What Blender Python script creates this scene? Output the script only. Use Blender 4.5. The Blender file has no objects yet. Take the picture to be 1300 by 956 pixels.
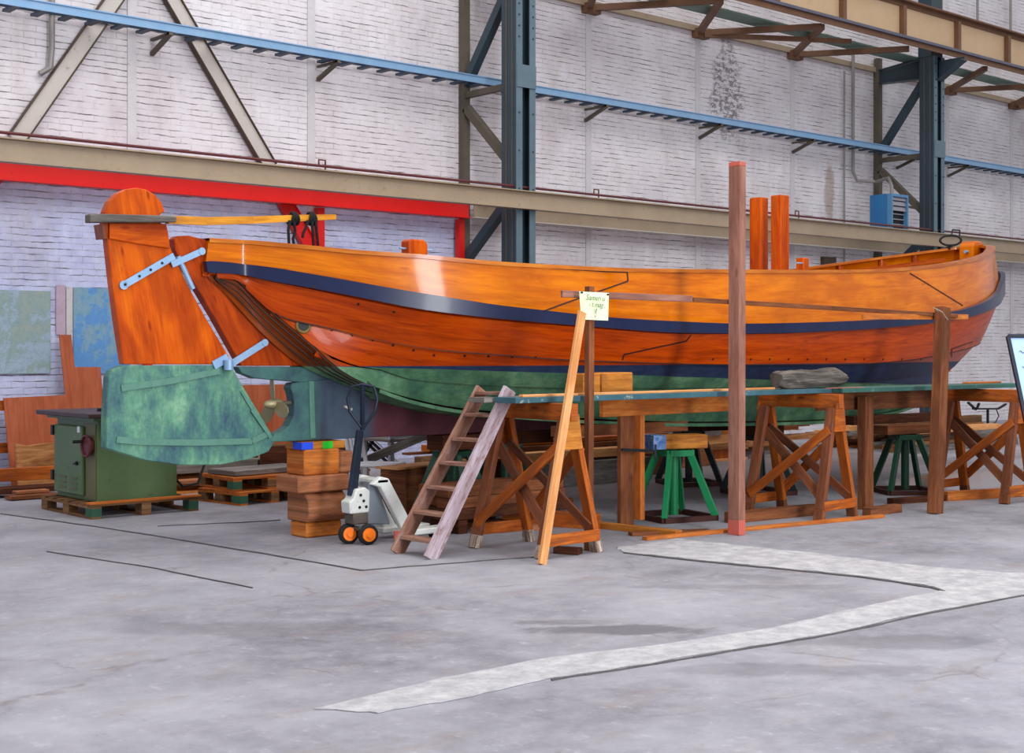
import bpy, bmesh, math, random
from mathutils import Vector, Matrix
from mathutils.bvhtree import BVHTree
random.seed(7)
SC = bpy.context.scene
COL = SC.collection
V = Vector
# ------------------------------------------------------------------ camera model (world: X along wall, Y towards wall)
FPX, CX, HY, H = 1750.0, 650.0, 445.0, 1.6
CA, SA = 0.752, 0.659
def ray(px, py):
    t = (px - CX) / FPX
    return V((SA + CA * t, CA - SA * t, (HY - py) / FPX))
def P(px, py, v):
    r = ray(px, py); k = v / r.y
    return V((r.x * k, v, H + r.z * k))
def G(px, py, z=0.0):
    r = ray(px, py); k = (z - H) / r.z
    return V((r.x * k, r.y * k, z))
def D(px, py, Z):
    r = ray(px, py); return V((r.x * Z, r.y * Z, H + r.z * Z))

# ------------------------------------------------------------------ mesh builder
class MB:
    def __init__(s):
        s.bm = bmesh.new(); s.uv = s.bm.loops.layers.uv.new('UVMap')
    def face(s, pts, uvs=None, smooth=False):
        vs = [s.bm.verts.new(p) for p in pts]
        f = s.bm.faces.new(vs); f.smooth = smooth
        if uvs:
            for l, q in zip(f.loops, uvs): l[s.uv].uv = q
        return f
    def bar(s, p0, p1, w, h, up=(0, 0, 1), w2=None, h2=None):
        p0 = V(p0); p1 = V(p1); d = (p1 - p0); L = d.length; d = d.normalized()
        up = V(up)
        if abs(d.dot(up)) > .98: up = V((0, 1, 0)) if abs(d.y) < .9 else V((1, 0, 0))
        a = d.cross(up).normalized(); b = a.cross(d).normalized()
        w2 = w if w2 is None else w2; h2 = h if h2 is None else h2
        c0 = [s.bm.verts.new(p0 + a * (x * w / 2) + b * (y * h / 2)) for x, y in ((-1, -1), (1, -1), (1, 1), (-1, 1))]
        c1 = [s.bm.verts.new(p1 + a * (x * w2 / 2) + b * (y * h2 / 2)) for x, y in ((-1, -1), (1, -1), (1, 1), (-1, 1))]
        ou, ov = random.uniform(0, 50), random.uniform(0, 50)
        acc = 0
        for i in range(4):
            j = (i + 1) % 4; wd = (w, h, w, h)[i]
            f = s.bm.faces.new((c0[i], c0[j], c1[j], c1[i]))
            for l, q in zip(f.loops, ((0, acc), (0, acc + wd), (L, acc + wd), (L, acc))): l[s.uv].uv = (q[0] + ou, q[1] + ov)
            acc += wd + .03
        for c, r in ((c0, 1), (c1, 0)):
            f = s.bm.faces.new(c[::-1] if r else c)
            for l, q in zip(f.loops, ((0, 0), (w, 0), (w, h), (0, h))): l[s.uv].uv = (q[0] * .3 + ou, q[1] + ov)
        return s
    def box(s, x0, x1, y0, y1, z0, z1, axis='x'):
        xm, ym, zm = (x0 + x1) / 2, (y0 + y1) / 2, (z0 + z1) / 2
        if axis == 'x': return s.bar((x0, ym, zm), (x1, ym, zm), y1 - y0, z1 - z0)
        if axis == 'y': return s.bar((xm, y0, zm), (xm, y1, zm), x1 - x0, z1 - z0)
        return s.bar((xm, ym, z0), (xm, ym, z1), x1 - x0, y1 - y0, up=(0, 1, 0))
    def prism(s, pts, off, g=(0, 0, 1), g2=(1, 0, 0)):
        """closed outline pts extruded along off; uv: grain along g"""
        pts = [V(p) for p in pts]; off = V(off); g = V(g); g2 = V(g2)
        ou, ov = random.uniform(0, 50), random.uniform(0, 50)
        a = [s.bm.verts.new(p) for p in pts]; b = [s.bm.verts.new(p + off) for p in pts]
        uvf = lambda co: (co.dot(g) + ou, co.dot(g2) + ov)
        fs = [s.bm.faces.new(a), s.bm.faces.new(b[::-1])]
        n = len(pts)
        for i in range(n):
            j = (i + 1) % n
            fs.append(s.bm.faces.new((a[j], a[i], b[i], b[j])))
        for f in fs:
            for l in f.loops: l[s.uv].uv = uvf(l.vert.co + off.normalized() * 0 )
        return s
    def ring(s, c, a, b, r, seg):
        return [s.bm.verts.new(c + a * (math.cos(2 * math.pi * i / seg) * r) + b * (math.sin(2 * math.pi * i / seg) * r)) for i in range(seg)]
    def tube(s, pts, r, seg=8, cap=True, radii=None):
        pts = [V(p) for p in pts]; rings = []; prev = None; L = 0
        for i, p in enumerate(pts):
            d = (pts[min(i + 1, len(pts) - 1)] - pts[max(i - 1, 0)]).normalized()
            if prev is None:
                up = V((0, 0, 1)) if abs(d.z) < .9 else V((1, 0, 0))
                a = d.cross(up).normalized()
            else:
                a = (prev - d * prev.dot(d)).normalized()
            prev = a; b = d.cross(a)
            rings.append(s.ring(p, a, b, radii[i] if radii else r, seg))
        for i in range(len(rings) - 1):
            l0 = L; L += (pts[i + 1] - pts[i]).length
            for k in range(seg):
                m = (k + 1) % seg
                f = s.bm.faces.new((rings[i][k], rings[i][m], rings[i + 1][m], rings[i + 1][k])); f.smooth = seg > 6
                for l, q in zip(f.loops, ((l0, k * .02), (l0, k * .02 + .02), (L, k * .02 + .02), (L, k * .02))): l[s.uv].uv = q
        if cap:
            s.bm.faces.new(rings[0][::-1]); s.bm.faces.new(rings[-1])
        return s
    def cyl(s, p0, p1, r, seg=16, r2=None):
        return s.tube([p0, p1], r, seg, radii=[r, r if r2 is None else r2])
    def lathe(s, prof, origin, axis=(0, 0, 1), seg=20):
        """prof: list of (radius, height)"""
        axis = V(axis).normalized(); o = V(origin)
        up = V((0, 0, 1)) if abs(axis.z) < .9 else V((1, 0, 0))
        a = axis.cross(up).normalized(); b = axis.cross(a)
        rings = [s.ring(o + axis * h, a, b, max(r, 1e-4), seg) for r, h in prof]
        for i in range(len(rings) - 1):
            for k in range(seg):
                m = (k + 1) % seg
                f = s.bm.faces.new((rings[i][k], rings[i][m], rings[i + 1][m], rings[i + 1][k])); f.smooth = True
        s.bm.faces.new(rings[0][::-1]); s.bm.faces.new(rings[-1]); return s
    def torus(s, c, n, R, r, seg=24, sub=8, sx=1, sy=1, sxv=None):
        n = V(n).normalized(); up = V((0, 0, 1)) if abs(n.z) < .9 else V((1, 0, 0))
        a = n.cross(up).normalized(); b = n.cross(a); rs = []
        for i in range(seg):
            t = 2 * math.pi * i / seg; d = (a * math.cos(t) * sx + b * math.sin(t) * sy)
            rs.append([s.bm.verts.new(V(c) + d * R + d.normalized() * (math.cos(2 * math.pi * k / sub) * r) + n * (math.sin(2 * math.pi * k / sub) * r)) for k in range(sub)])
        for i in range(seg):
            for k in range(sub):
                f = s.bm.faces.new((rs[i][k], rs[(i + 1) % seg][k], rs[(i + 1) % seg][(k + 1) % sub], rs[i][(k + 1) % sub])); f.smooth = True
        return s
    def grid(s, rows, th=None, vscale=1.0):
        """rows: list of equal-length point rows; th: list-of-rows of inner points (closed slab)"""
        def addg(R, flip):
            vs = [[s.bm.verts.new(p) for p in r] for r in R]
            L = [0]
            for i in range(1, len(R[0])): L.append(L[-1] + (R[0][i] - R[0][i - 1]).length)
            W = [0]; m = len(R[0]) // 2
            for i in range(1, len(R)): W.append(W[-1] + (R[i][m] - R[i - 1][m]).length)
            for i in range(len(R) - 1):
                for k in range(len(R[0]) - 1):
                    q = (vs[i][k], vs[i][k + 1], vs[i + 1][k + 1], vs[i + 1][k]); uq = ((L[k], W[i]), (L[k + 1], W[i]), (L[k + 1], W[i + 1]), (L[k], W[i + 1]))
                    if flip: q = q[::-1]; uq = uq[::-1]
                    f = s.bm.faces.new(q); f.smooth = True
                    for l, u in zip(f.loops, uq): l[s.uv].uv = (u[0] + s.go, u[1] + s.go)
            return vs
        s.go = random.uniform(0, 40)
        A = addg(rows, False)
        if th:
            B = addg(th, True)
            def side(a, b):
                for k in range(len(a) - 1):
                    try:
                        f = s.bm.faces.new((a[k + 1], a[k], b[k], b[k + 1]))
                        for l in f.loops: l[s.uv].uv = (k * .1, .02)
                    except ValueError: pass
            side(A[0], B[0]); side(B[-1], A[-1])
            side([r[0] for r in B], [r[0] for r in A]); side([r[-1] for r in A], [r[-1] for r in B])
        return s
    def build(s, name, mat, parent=None, bev=0, own=False, local=False, seg=1):
        """parent: root empty -> verts made relative to it; local: verts already local"""
        me = bpy.data.meshes.new(name)
        bmesh.ops.recalc_face_normals(s.bm, faces=s.bm.faces[:]) if len(s.bm.faces) else None
        o = bpy.data.objects.new(name, me); COL.objects.link(o)
        if parent is not None:
            if not local:
                r = parent
                while r.parent: r = r.parent
                bmesh.ops.translate(s.bm, vec=-r.location, verts=s.bm.verts[:])
            o.parent = parent
        elif own:
            xs = [v.co.x for v in s.bm.verts]; ys = [v.co.y for v in s.bm.verts]; zs = [v.co.z for v in s.bm.verts]
            c = V(((min(xs) + max(xs)) / 2, (min(ys) + max(ys)) / 2, min(zs)))
            bmesh.ops.translate(s.bm, vec=-c, verts=s.bm.verts[:]); o.location = c
        sm = any(f.smooth for f in s.bm.faces); s.bm.to_mesh(me); s.bm.free(); me.materials.append(mat)
        if sm: me.set_sharp_from_angle(angle=math.radians(38))
        if bev:
            m = o.modifiers.new('bevel', 'BEVEL'); m.width = bev; m.segments = seg; m.limit_method = 'ANGLE'; m.angle_limit = .7
        return o
def tag(o, label, cat, group=None, kind=None):
    o['label'] = label
    if cat: o['category'] = cat
    if group: o['group'] = group
    if kind: o['kind'] = kind
    return o
def empty(name, loc, label, cat, group=None, rz=0):
    o = bpy.data.objects.new(name, None); COL.objects.link(o); o.location = loc; o.rotation_euler = (0, 0, rz)
    o.empty_display_size = .1
    return tag(o, label, cat, group)
def struct(o): o['kind'] = 'structure'; return o
def copy_tree(o, parent=None):
    c = o.copy(); COL.objects.link(c)
    if parent: c.parent = parent
    for ch in list(o.children): copy_tree(ch, c)
    return c
def thing(mb, name, mat, label, cat, group=None, bev=0):
    return tag(mb.build(name, mat, own=True, bev=bev), label, cat, group)

# ------------------------------------------------------------------ materials
def lin(c):
    if isinstance(c, str): c = tuple(int(c[i:i + 2], 16) / 255 for i in (0, 2, 4))
    return tuple((x / 12.92 if x <= .04045 else ((x + .055) / 1.055) ** 2.4) for x in c) + (1,)
class NT:
    def __init__(s, name):
        s.m = bpy.data.materials.new(name); s.m.use_nodes = True; s.t = s.m.node_tree
        s.b = s.t.nodes['Principled BSDF']; s.tc = s.t.nodes.new('ShaderNodeTexCoord')
    def n(s, typ, **k):
        x = s.t.nodes.new(typ)
        for a, v in k.items(): setattr(x, a, v)
        return x
    def L(s, a, b): s.t.links.new(a, b)
    def mapping(s, src, scale=(1, 1, 1), loc=(0, 0, 0), rot=(0, 0, 0)):
        m = s.n('ShaderNodeMapping'); s.L(src, m.inputs[0]); m.inputs['Scale'].default_value = scale; m.inputs['Location'].default_value = loc; m.inputs['Rotation'].default_value = rot
        return m.outputs[0]
    def noise(s, vec, scale, detail=4, rough=.6, dist=0):
        x = s.n('ShaderNodeTexNoise'); s.L(vec, x.inputs['Vector']); x.inputs['Scale'].default_value = scale
        x.inputs['Detail'].default_value = detail; x.inputs['Roughness'].default_value = rough; x.inputs['Distortion'].default_value = dist
        return x.outputs['Fac']
    def ramp(s, fac, stops, interp='LINEAR'):
        r = s.n('ShaderNodeValToRGB'); s.L(fac, r.inputs[0]); e = r.color_ramp.elements; r.color_ramp.interpolation = interp
        while len(e) < len(stops): e.new(.5)
        for i, (p, c) in enumerate(stops):
            e[i].position = p; e[i].color = (c, c, c, 1) if isinstance(c, (int, float)) else lin(c)
        return r.outputs[0]
    def mix(s, fac, a, b, mode='MIX'):
        x = s.n('ShaderNodeMix', data_type='RGBA', blend_type=mode)
        for v, i in ((fac, 0), (a, 6), (b, 7)):
            if hasattr(v, 'links'): s.L(v, x.inputs[i])
            else: x.inputs[i].default_value = v if i == 0 else (lin(v) if isinstance(v, str) else v)
        return x.outputs[2]
    def math(s, op, a, b=0, c=0):
        x = s.n('ShaderNodeMath', operation=op)
        for i, v in enumerate((a, b, c)):
            if hasattr(v, 'links'): s.L(v, x.inputs[i])
            else: x.inputs[i].default_value = v
        return x.outputs[0]
    def bump(s, h, strength=.3, dist=.01):
        x = s.n('ShaderNodeBump'); s.L(h, x.inputs['Height']); x.inputs['Strength'].default_value = strength; x.inputs['Distance'].default_value = dist
        s.L(x.outputs[0], s.b.inputs['Normal'])
    def smooth(s, v, lo, hi):
        x = s.n('ShaderNodeMapRange', interpolation_type='SMOOTHSTEP'); s.L(v, x.inputs[0]); x.inputs[1].default_value = lo; x.inputs[2].default_value = hi
        return x.outputs[0]
    def blob(s, pos, c, r, nz=None, amp=.5):
        """soft elliptic mask in object coords"""
        m = s.mapping(pos, scale=(1 / r[0], 1 / r[1], 1 / r[2]), loc=(-c[0] / r[0], -c[1] / r[1], -c[2] / r[2]))
        l = s.n('ShaderNodeVectorMath', operation='LENGTH'); s.L(m, l.inputs[0]); v = l.outputs['Value']
        if nz is not None: v = s.math('ADD', v, s.math('MULTIPLY', s.math('SUBTRACT', nz, .5), amp))
        return s.smooth(v, 1.05, .6)
    def done(s, col, rough=.5, metal=0, spec=.5, coat=0, coat_r=.1):
        if hasattr(col, 'links'): s.L(col, s.b.inputs['Base Color'])
        else: s.b.inputs['Base Color'].default_value = lin(col)
        if hasattr(rough, 'links'): s.L(rough, s.b.inputs['Roughness'])
        else: s.b.inputs['Roughness'].default_value = rough
        s.b.inputs['Metallic'].default_value = metal; s.b.inputs['Specular IOR Level'].default_value = spec
        s.b.inputs['Coat Weight'].default_value = coat; s.b.inputs['Coat Roughness'].default_value = coat_r
        return s.m
def wood(name, dark, mid, light, rough=.6, coat=0, knots=.6, fine=1.0, spec=.3, worn=None, wornamt=.5):
    m = NT(name); uv = m.tc.outputs['UV']
    n1 = m.noise(m.mapping(uv, (1.1 * fine, 11 * fine, 1)), 1.5, 5, .65, .6)
    n2 = m.noise(m.mapping(uv, (4 * fine, 70 * fine, 1)), 1.2, 3, .6, .2)
    f = m.math('ADD', m.math('MULTIPLY', n1, .7), m.math('MULTIPLY', n2, .3))
    c = m.ramp(f, [(.3, dark), (.5, mid), (.68, light)])
    vo = m.n('ShaderNodeTexVoronoi'); m.L(m.mapping(uv, (1.6, 5, 1)), vo.inputs['Vector']); vo.inputs['Scale'].default_value = 1.3
    k = m.ramp(vo.outputs['Distance'], [(.05, 1.0), (.12, 0.0)])
    bl = m.noise(m.mapping(uv, (1, 2.5, 1)), 1.3, 4, .6, .5)
    c = m.mix(m.math('MULTIPLY', m.ramp(bl, [(.38, 1.0), (.55, 0.0)]), .55), c, dark)
    c = m.mix(m.math('MULTIPLY', k, knots), c, dark)
    if worn:
        w = m.ramp(m.noise(m.mapping(uv, (2, 6, 1)), 3, 6, .7), [(.5, 0.0), (.62, 1.0)])
        c = m.mix(m.math('MULTIPLY', w, wornamt), c, worn)
    m.bump(f, .25, .004)
    return m.done(c, rough, 0, spec, coat, .08)
def paint(name, col, col2=None, rough=.5, metal=0, scale=3, amt=.5, spots=None, spec=.4, coat=0):
    m = NT(name); ob = m.tc.outputs['Object']
    n = m.noise(ob, scale, 6, .7)
    c = m.mix(m.math('MULTIPLY', m.ramp(n, [(.4, 0.0), (.65, 1.0)]), amt), col, col2 or col)
    if spots:
        s2 = m.ramp(m.noise(ob, scale * 6, 6, .75), [(.6, 0.0), (.68, 1.0)])
        c = m.mix(m.math('MULTIPLY', s2, .8), c, spots)
    m.bump(n, .1, .003)
    return m.done(c, rough, metal, spec, coat)

M = {}
M['hull'] = wood('varnished_orange_wood', '8e2c00', 'c85200', 'dc6c00', .38, .08, .9, .55, .12)
M['hull_post'] = wood('varnished_red_brown_wood', '6e1e02', 'a83c02', 'c04c00', .4, .08, .8, .6, .12)
M['hull_top'] = wood('varnished_amber_wood', 'a84c00', 'd06c00', 'de8000', .3, .4, .7, .7, .1)
M['hull_dark'] = wood('varnished_brown_wood', '4e1f08', '7e370e', '9c4c12', .4, .12, .3, 1, .25)
M['rail'] = wood('rail_wood', '98450c', 'c06a18', 'd98a2c', .3, .3, .2, 1, .3)
M['inner'] = wood('inner_wood', '7c2c08', 'a8470c', 'c25e14', .4, .1, .3, 1, .25)
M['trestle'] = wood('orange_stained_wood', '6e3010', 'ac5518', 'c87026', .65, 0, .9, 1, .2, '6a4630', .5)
M['trestle2'] = wood('brown_shaded_wood', '4e2a1a', '80482e', '9c5c3c', .7, 0, .6, 1, .2, '6a5148', .4)
M['brown'] = wood('rough_brown_timber', '4a2b1c', '7d4a2e', '9b6240', .75, 0, .6, 1, .15)
M['darkwood'] = wood('dark_timber', '2a1a12', '4e2c1e', '6c3e2a', .8, 0, .5, 1, .1)
M['redwood'] = wood('reddish_post_timber', '6e463c', '95685a', 'ab7e6c', .75, 0, .7, 1, .15)
M['pale'] = wood('pale_pine', 'b9763f', 'd99a62', 'efb98a', .7, 0, .3, 1, .2)
M['yellow'] = wood('yellow_block_timber', '7e4618', 'c0782c', 'd8923e', .65, 0, .7, 1, .2, '7e5030', .4)
M['orangeblock'] = wood('orange_block_timber', '96481c', 'c4702e', 'da8c48', .7, 0, .8, 1, .15, '7a5238', .5)
M['pinkblock'] = wood('pinkish_block_timber', '7c4a30', 'a86a48', 'bf8460', .75, 0, .5, 1, .15, '5e4a3c', .5)
M['greyblock'] = wood('grey_end_grain', '4e4034', '6e5e4e', '8c7a66', .85, 0, .2, 2, .1)
M['ladder'] = wood('worn_ladder_wood', '6c463a', '98705e', 'b08a78', .8, 0, .3, 1, .1, 'c6b8bc', .25)
M['ladder_pale'] = wood('whitewashed_ladder_wood', '8a7478', 'b9a8b2', 'd2c6d2', .8, 0, .3, 1, .1, '7e5a4c', .7)
M['deckgrey'] = wood('weathered_grey_wood', '4c4742', '77706c', '9b948e', .85, 0, .4, 1, .1)
M['log'] = wood('weathered_log', '33302c', '625c56', '8a827a', .9, 0, .6, 2.2, .1)
M['tiller'] = wood('yellow_tiller_wood', 'a8660c', 'd6901c', 'e6a434', .4, .2, .1, 1, .3)
M['plywood'] = wood('reddish_plywood', '94482e', 'ac5c3e', 'ba6a4a', .7, 0, .05, .6, .15)
M['slab'] = wood('live_edge_slab', '6a3c20', 'b07848', 'd3a070', .75, 0, .5, 1.5, .15)
M['pallet'] = wood('pallet_wood', '4a3424', '7e5c40', 'a07c58', .85, 0, .4, 1, .1)
M['pallet_orange'] = wood('orange_pallet_wood', '80401c', 'b4642c', 'cd8240', .8, 0, .4, 1, .1)
M['greenwood'] = paint('green_painted_block', '2e5a44', '24453a', .8)
M['feet'] = wood('worn_whitish_foot_wood', '5a4030', '8c7464', 'd8ccc0', .85, 0, .2, 3, .1, 'e6ddd2', .5)
M['teal'] = paint('teal_painted_board', '2f5560', '44707c', .6, 0, 2, .6, 'b8bca8')
M['teal2'] = paint('green_painted_board', '2f5a52', '3f6e66', .6, 0, 2, .5, 'a8b09c')
M['navy'] = paint('navy_rubbing_strake', '161f40', '232c52', .3, 0, 2, .4, None, .3, .15)
M['steelstrap'] = paint('galvanised_strap', '86a8cc', 'a8c4dc', .45, .3, 6, .5, '5c7890')
M['copper'] = paint('green_copper_strap', '5a8878', '4a7668', .6, .1, 12, .6, '35584e')
M['rudder_green'] = None
M['bronze'] = paint('bronze_propeller', '9a8f6c', '7a7258', .45, .5, 8, .5)
M['black'] = paint('black_iron', '17181c', '24262c', .5, .3)
M['rope'] = paint('black_rope', '101014', '1c1c22', .9)
M['col'] = paint('blue_grey_column_paint', '2a3a44', '324650', .45, 0, 1.5, .6, '22323c')
M['col_light'] = paint('light_blue_grey_flange_paint', '566a76', '647a86', .4, 0, 1.5, .6, '4a6270')
M['brace'] = paint('grey_brown_steel', '524a40', '62584c', .6, 0, 2, .6, '3e3630')
M['tan'] = paint('tan_beam_paint', '9c8a74', 'ac9a84', .55, 0, 1.2, .6, '806e5a')
M['tan2'] = paint('pale_brace_paint', 'beb6b0', 'ccc4be', .55, 0, 1.5, .6, '8c7e70')
M['tandark'] = paint('dark_flange_edge', '4a3c32', '5c4c40', .7, 0, 2, .6)
M['red'] = paint('red_beam_paint', 'd81410', 'e42018', .45, 0, 2, .4, 'b01010')
M['pipe'] = paint('dark_red_pipe', '5c2226', '4a1c20', .5)
M['tray'] = paint('pale_blue_tray', '7fa6cc', '94b6d4', .4, .2, 4, .5)
M['rung'] = paint('dark_rung_and_shaded_rail', '2a3e52', '354a5e', .5)
M['girder'] = paint('cream_girder_web', 'c8a884', 'd2b490', .55, 0, 1.5, .6, 'b8946c')
M['girder_edge'] = paint('purple_grey_flange', '58586a', '6a6a7c', .4, .2)
M['rust'] = paint('brown_lattice_paint', '6c4a34', '7e5a42', .6, 0, 3, .6, '4e3424')
M['walkgreen'] = paint('green_walkway_sheet', '688478', '7a9488', .5)
M['heater'] = paint('blue_heater_paint', '2468a0', '2c74ac', .4)
M['heater_l'] = paint('pale_blue_frame', '4e82ac', '5c8eb4', .4)
M['louvre'] = paint('grey_louvre', '8a8690', '9a96a0', .4, .2)
M['conduit'] = paint('grey_conduit', '8c8684', 'a09a98', .45, .2)
M['saw'] = paint('dull_green_machine_paint', '4c6440', '5a724a', .45, 0, 2, .6, '34482c')
M['saw2'] = paint('olive_machine_strip', '5c5a38', '66643e', .5)
M['sawtop'] = paint('brown_iron_table', '3c2c2e', '4c3a3a', .45, .3)
M['greenstand'] = paint('bright_green_steel', '0d7c4a', '148a54', .4, 0, 4, .4)
M['greendark'] = paint('dark_green_steel', '0c3a26', '124a30', .5, 0, 4, .4)
M['blackgreen'] = paint('blackish_green_steel', '101c1c', '1a2a28', .5)
M['rustbase'] = paint('dark_rusty_base', '3c1c18', '4c2620', .8, 0, 5, .6)
M['jack'] = paint('chipped_white_paint', 'ccd0cc', 'dcdedb', .45, 0, 6, .4, '8c8a80')
M['jackgrey'] = paint('grey_hydraulic_body', '7c848e', '8c949c', .45)
M['jackhandle'] = paint('dark_blue_handle', '1c2434', '2a3448', .35, .3)
M['orange_plastic'] = paint('orange_wheel_hub', 'ff7c08', 'ff8a10', .4)
M['rubber'] = paint('black_rubber', '18181a', '242426', .8)
M['bluepaint'] = paint('blue_spray_paint', '1848d8', '2050e0', .6)
M['greenpaint'] = paint('green_spray_paint', '18c828', '20d030', .6)
M['bluewash'] = paint('faded_blue_paint', '2c5ca0', '88a0c0', .7, 0, 20, .8)
M['redpaint'] = paint('red_spray_paint', 'c8564a', 'a86a5c', .6, 0, 14, .9)
M['white'] = paint('white_plastic', 'd8d8de', 'e4e4ea', .4)
M['alu'] = paint('aluminium_frame', 'a0a6b0', 'b4bac4', .35, .5)
M['note'] = paint('pale_green_paper', 'e0f4c0', 'e6f6cc', .7)
M['ink'] = paint('faint_ink', '5c6a50', '4c5a44', .8)
M['board'] = paint('pale_blue_board', 'a8c8f4', 'b4d0f6', .4)
M['boardframe'] = paint('dark_navy_frame', '10182c', '1a2238', .4)
M['seam'] = paint('dark_seam_and_lap_shade', '2a0e04', '38140a', .6)
M['bronzering'] = paint('brass_ring', '8a7440', '6a5a30', .4, .6)
M['deckm'] = wood('deck_wood', '6e3a16', '96541e', 'b06c2c', .5, 0, .1, 1, .2)

def mat_hullbottom(name, wl=1.466):
    """painted underwater body: navy boot-top band over green antifouling, purple-red amidships on the keel"""
    m = NT(name); ob = m.tc.outputs['Object']; sp = m.n('ShaderNodeSeparateXYZ'); m.L(ob, sp.inputs[0])
    n = m.noise(ob, 2.5, 6, .7)
    n3 = m.noise(m.mapping(ob, (2, 2, 9)), 3, 5, .7)
    green = m.ramp(n, [(.36, '3a5e4a'), (.5, '527c5c'), (.64, '749a74')])
    green = m.mix(m.math('MULTIPLY', m.ramp(n3, [(.5, 0.0), (.7, 1.0)]), .4), green, '2c4c50')
    navy = m.ramp(n3, [(.35, '22304e'), (.7, '33405e')])
    # boundary z = 1.45 - .035*(u-7); object x = u-11.5
    zb = m.math('SUBTRACT', 1.2925, m.math('MULTIPLY', sp.outputs[0], .035))
    d = m.math('SUBTRACT', m.math('ADD', sp.outputs[2], m.math('MULTIPLY', m.math('SUBTRACT', n, .5), .02)), zb)
    isnavy = m.smooth(d, -.006, .006)
    c = m.mix(isnavy, green, navy)
    return m, sp, n, n3, c
def mk_plank_mat(name, woodcols, wl=1.466):
    m, sp, n, n3, low = mat_hullbottom(name)
    uv = m.tc.outputs['UV']
    n1 = m.noise(m.mapping(uv, (.9, 9, 1)), 1.5, 5, .65, .8)
    n2 = m.noise(m.mapping(uv, (3, 60, 1)), 1.2, 3, .6, .2)
    f = m.math('ADD', m.math('MULTIPLY', n1, .7), m.math('MULTIPLY', n2, .3))
    wc = m.ramp(f, [(.3, woodcols[0]), (.5, woodcols[1]), (.68, woodcols[2])])
    vo = m.n('ShaderNodeTexVoronoi'); m.L(m.mapping(uv, (1.2, 3.5, 1)), vo.inputs['Vector']); vo.inputs['Scale'].default_value = 1.3
    wc = m.mix(m.math('MULTIPLY', m.ramp(vo.outputs['Distance'], [(.03, 1.0), (.1, 0.0)]), .55), wc, woodcols[0])
    mask = m.smooth(sp.outputs[2], wl - .004, wl + .004)
    c = m.mix(mask, low, wc)
    line = m.blob(sp.outputs[0], (0, 0, 0), (1, 1, 1)) if False else None
    r = m.mix(mask, (.5, .5, .5, 1), (.38, .38, .38, 1))
    m.bump(f, .12, .004)
    cw = m.math('MULTIPLY', mask, .1); m.L(cw, m.b.inputs['Coat Weight'])
    mm = m.done(c, r, 0, .15, 0, .07); m.L(cw, m.b.inputs['Coat Weight']); return mm
M['plank'] = mk_plank_mat('hull_plank_paint_and_varnish', ('7e2600', 'b84000', 'd05600'))
M['plank_dark'] = mk_plank_mat('garboard_paint_and_varnish', ('562208', '84390e', 'a04c12'))
def mk_keel():
    m = NT('keel_antifouling'); ob = m.tc.outputs['Object']; sp = m.n('ShaderNodeSeparateXYZ'); m.L(ob, sp.inputs[0])
    n = m.noise(ob, 3, 6, .7)
    g = m.ramp(n, [(.35, '34505a'), (.55, '44706a'), (.7, '5a8a74')])
    g2 = m.ramp(n, [(.35, '3a4658'), (.7, '48586a')])
    p = m.ramp(n, [(.3, '46232c'), (.7, '6a3440')])
    x = m.math('ADD', sp.outputs[0], m.math('MULTIPLY', m.math('SUBTRACT', n, .5), .15))
    c = m.mix(m.smooth(x, -5.05, -4.85), g, g2)
    c = m.mix(m.smooth(x, -4.45, -4.25), c, p)
    m.bump(n, .1, .003)
    return m.done(c, .5, 0, .3)
M['keel'] = mk_keel()
def mk_rudder():
    m = NT('verdigris_rudder_blade'); ob = m.tc.outputs['Object']
    n = m.noise(m.mapping(ob, (1, 1, .6)), 2.2, 8, .75); n2 = m.noise(m.mapping(ob, (9, 9, 1.5)), 2.5, 5, .7)
    c = m.ramp(n, [(.36, '2e4a60'), (.46, '44706c'), (.54, '5a8c74'), (.66, '84b492')])
    c = m.mix(m.math('MULTIPLY', m.ramp(n2, [(.55, 0.0), (.7, 1.0)]), .5), c, '2e4864')
    m.bump(n2, .15, .004)
    return m.done(c, .55, 0, .3)
M['rudder_green'] = mk_rudder()
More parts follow.
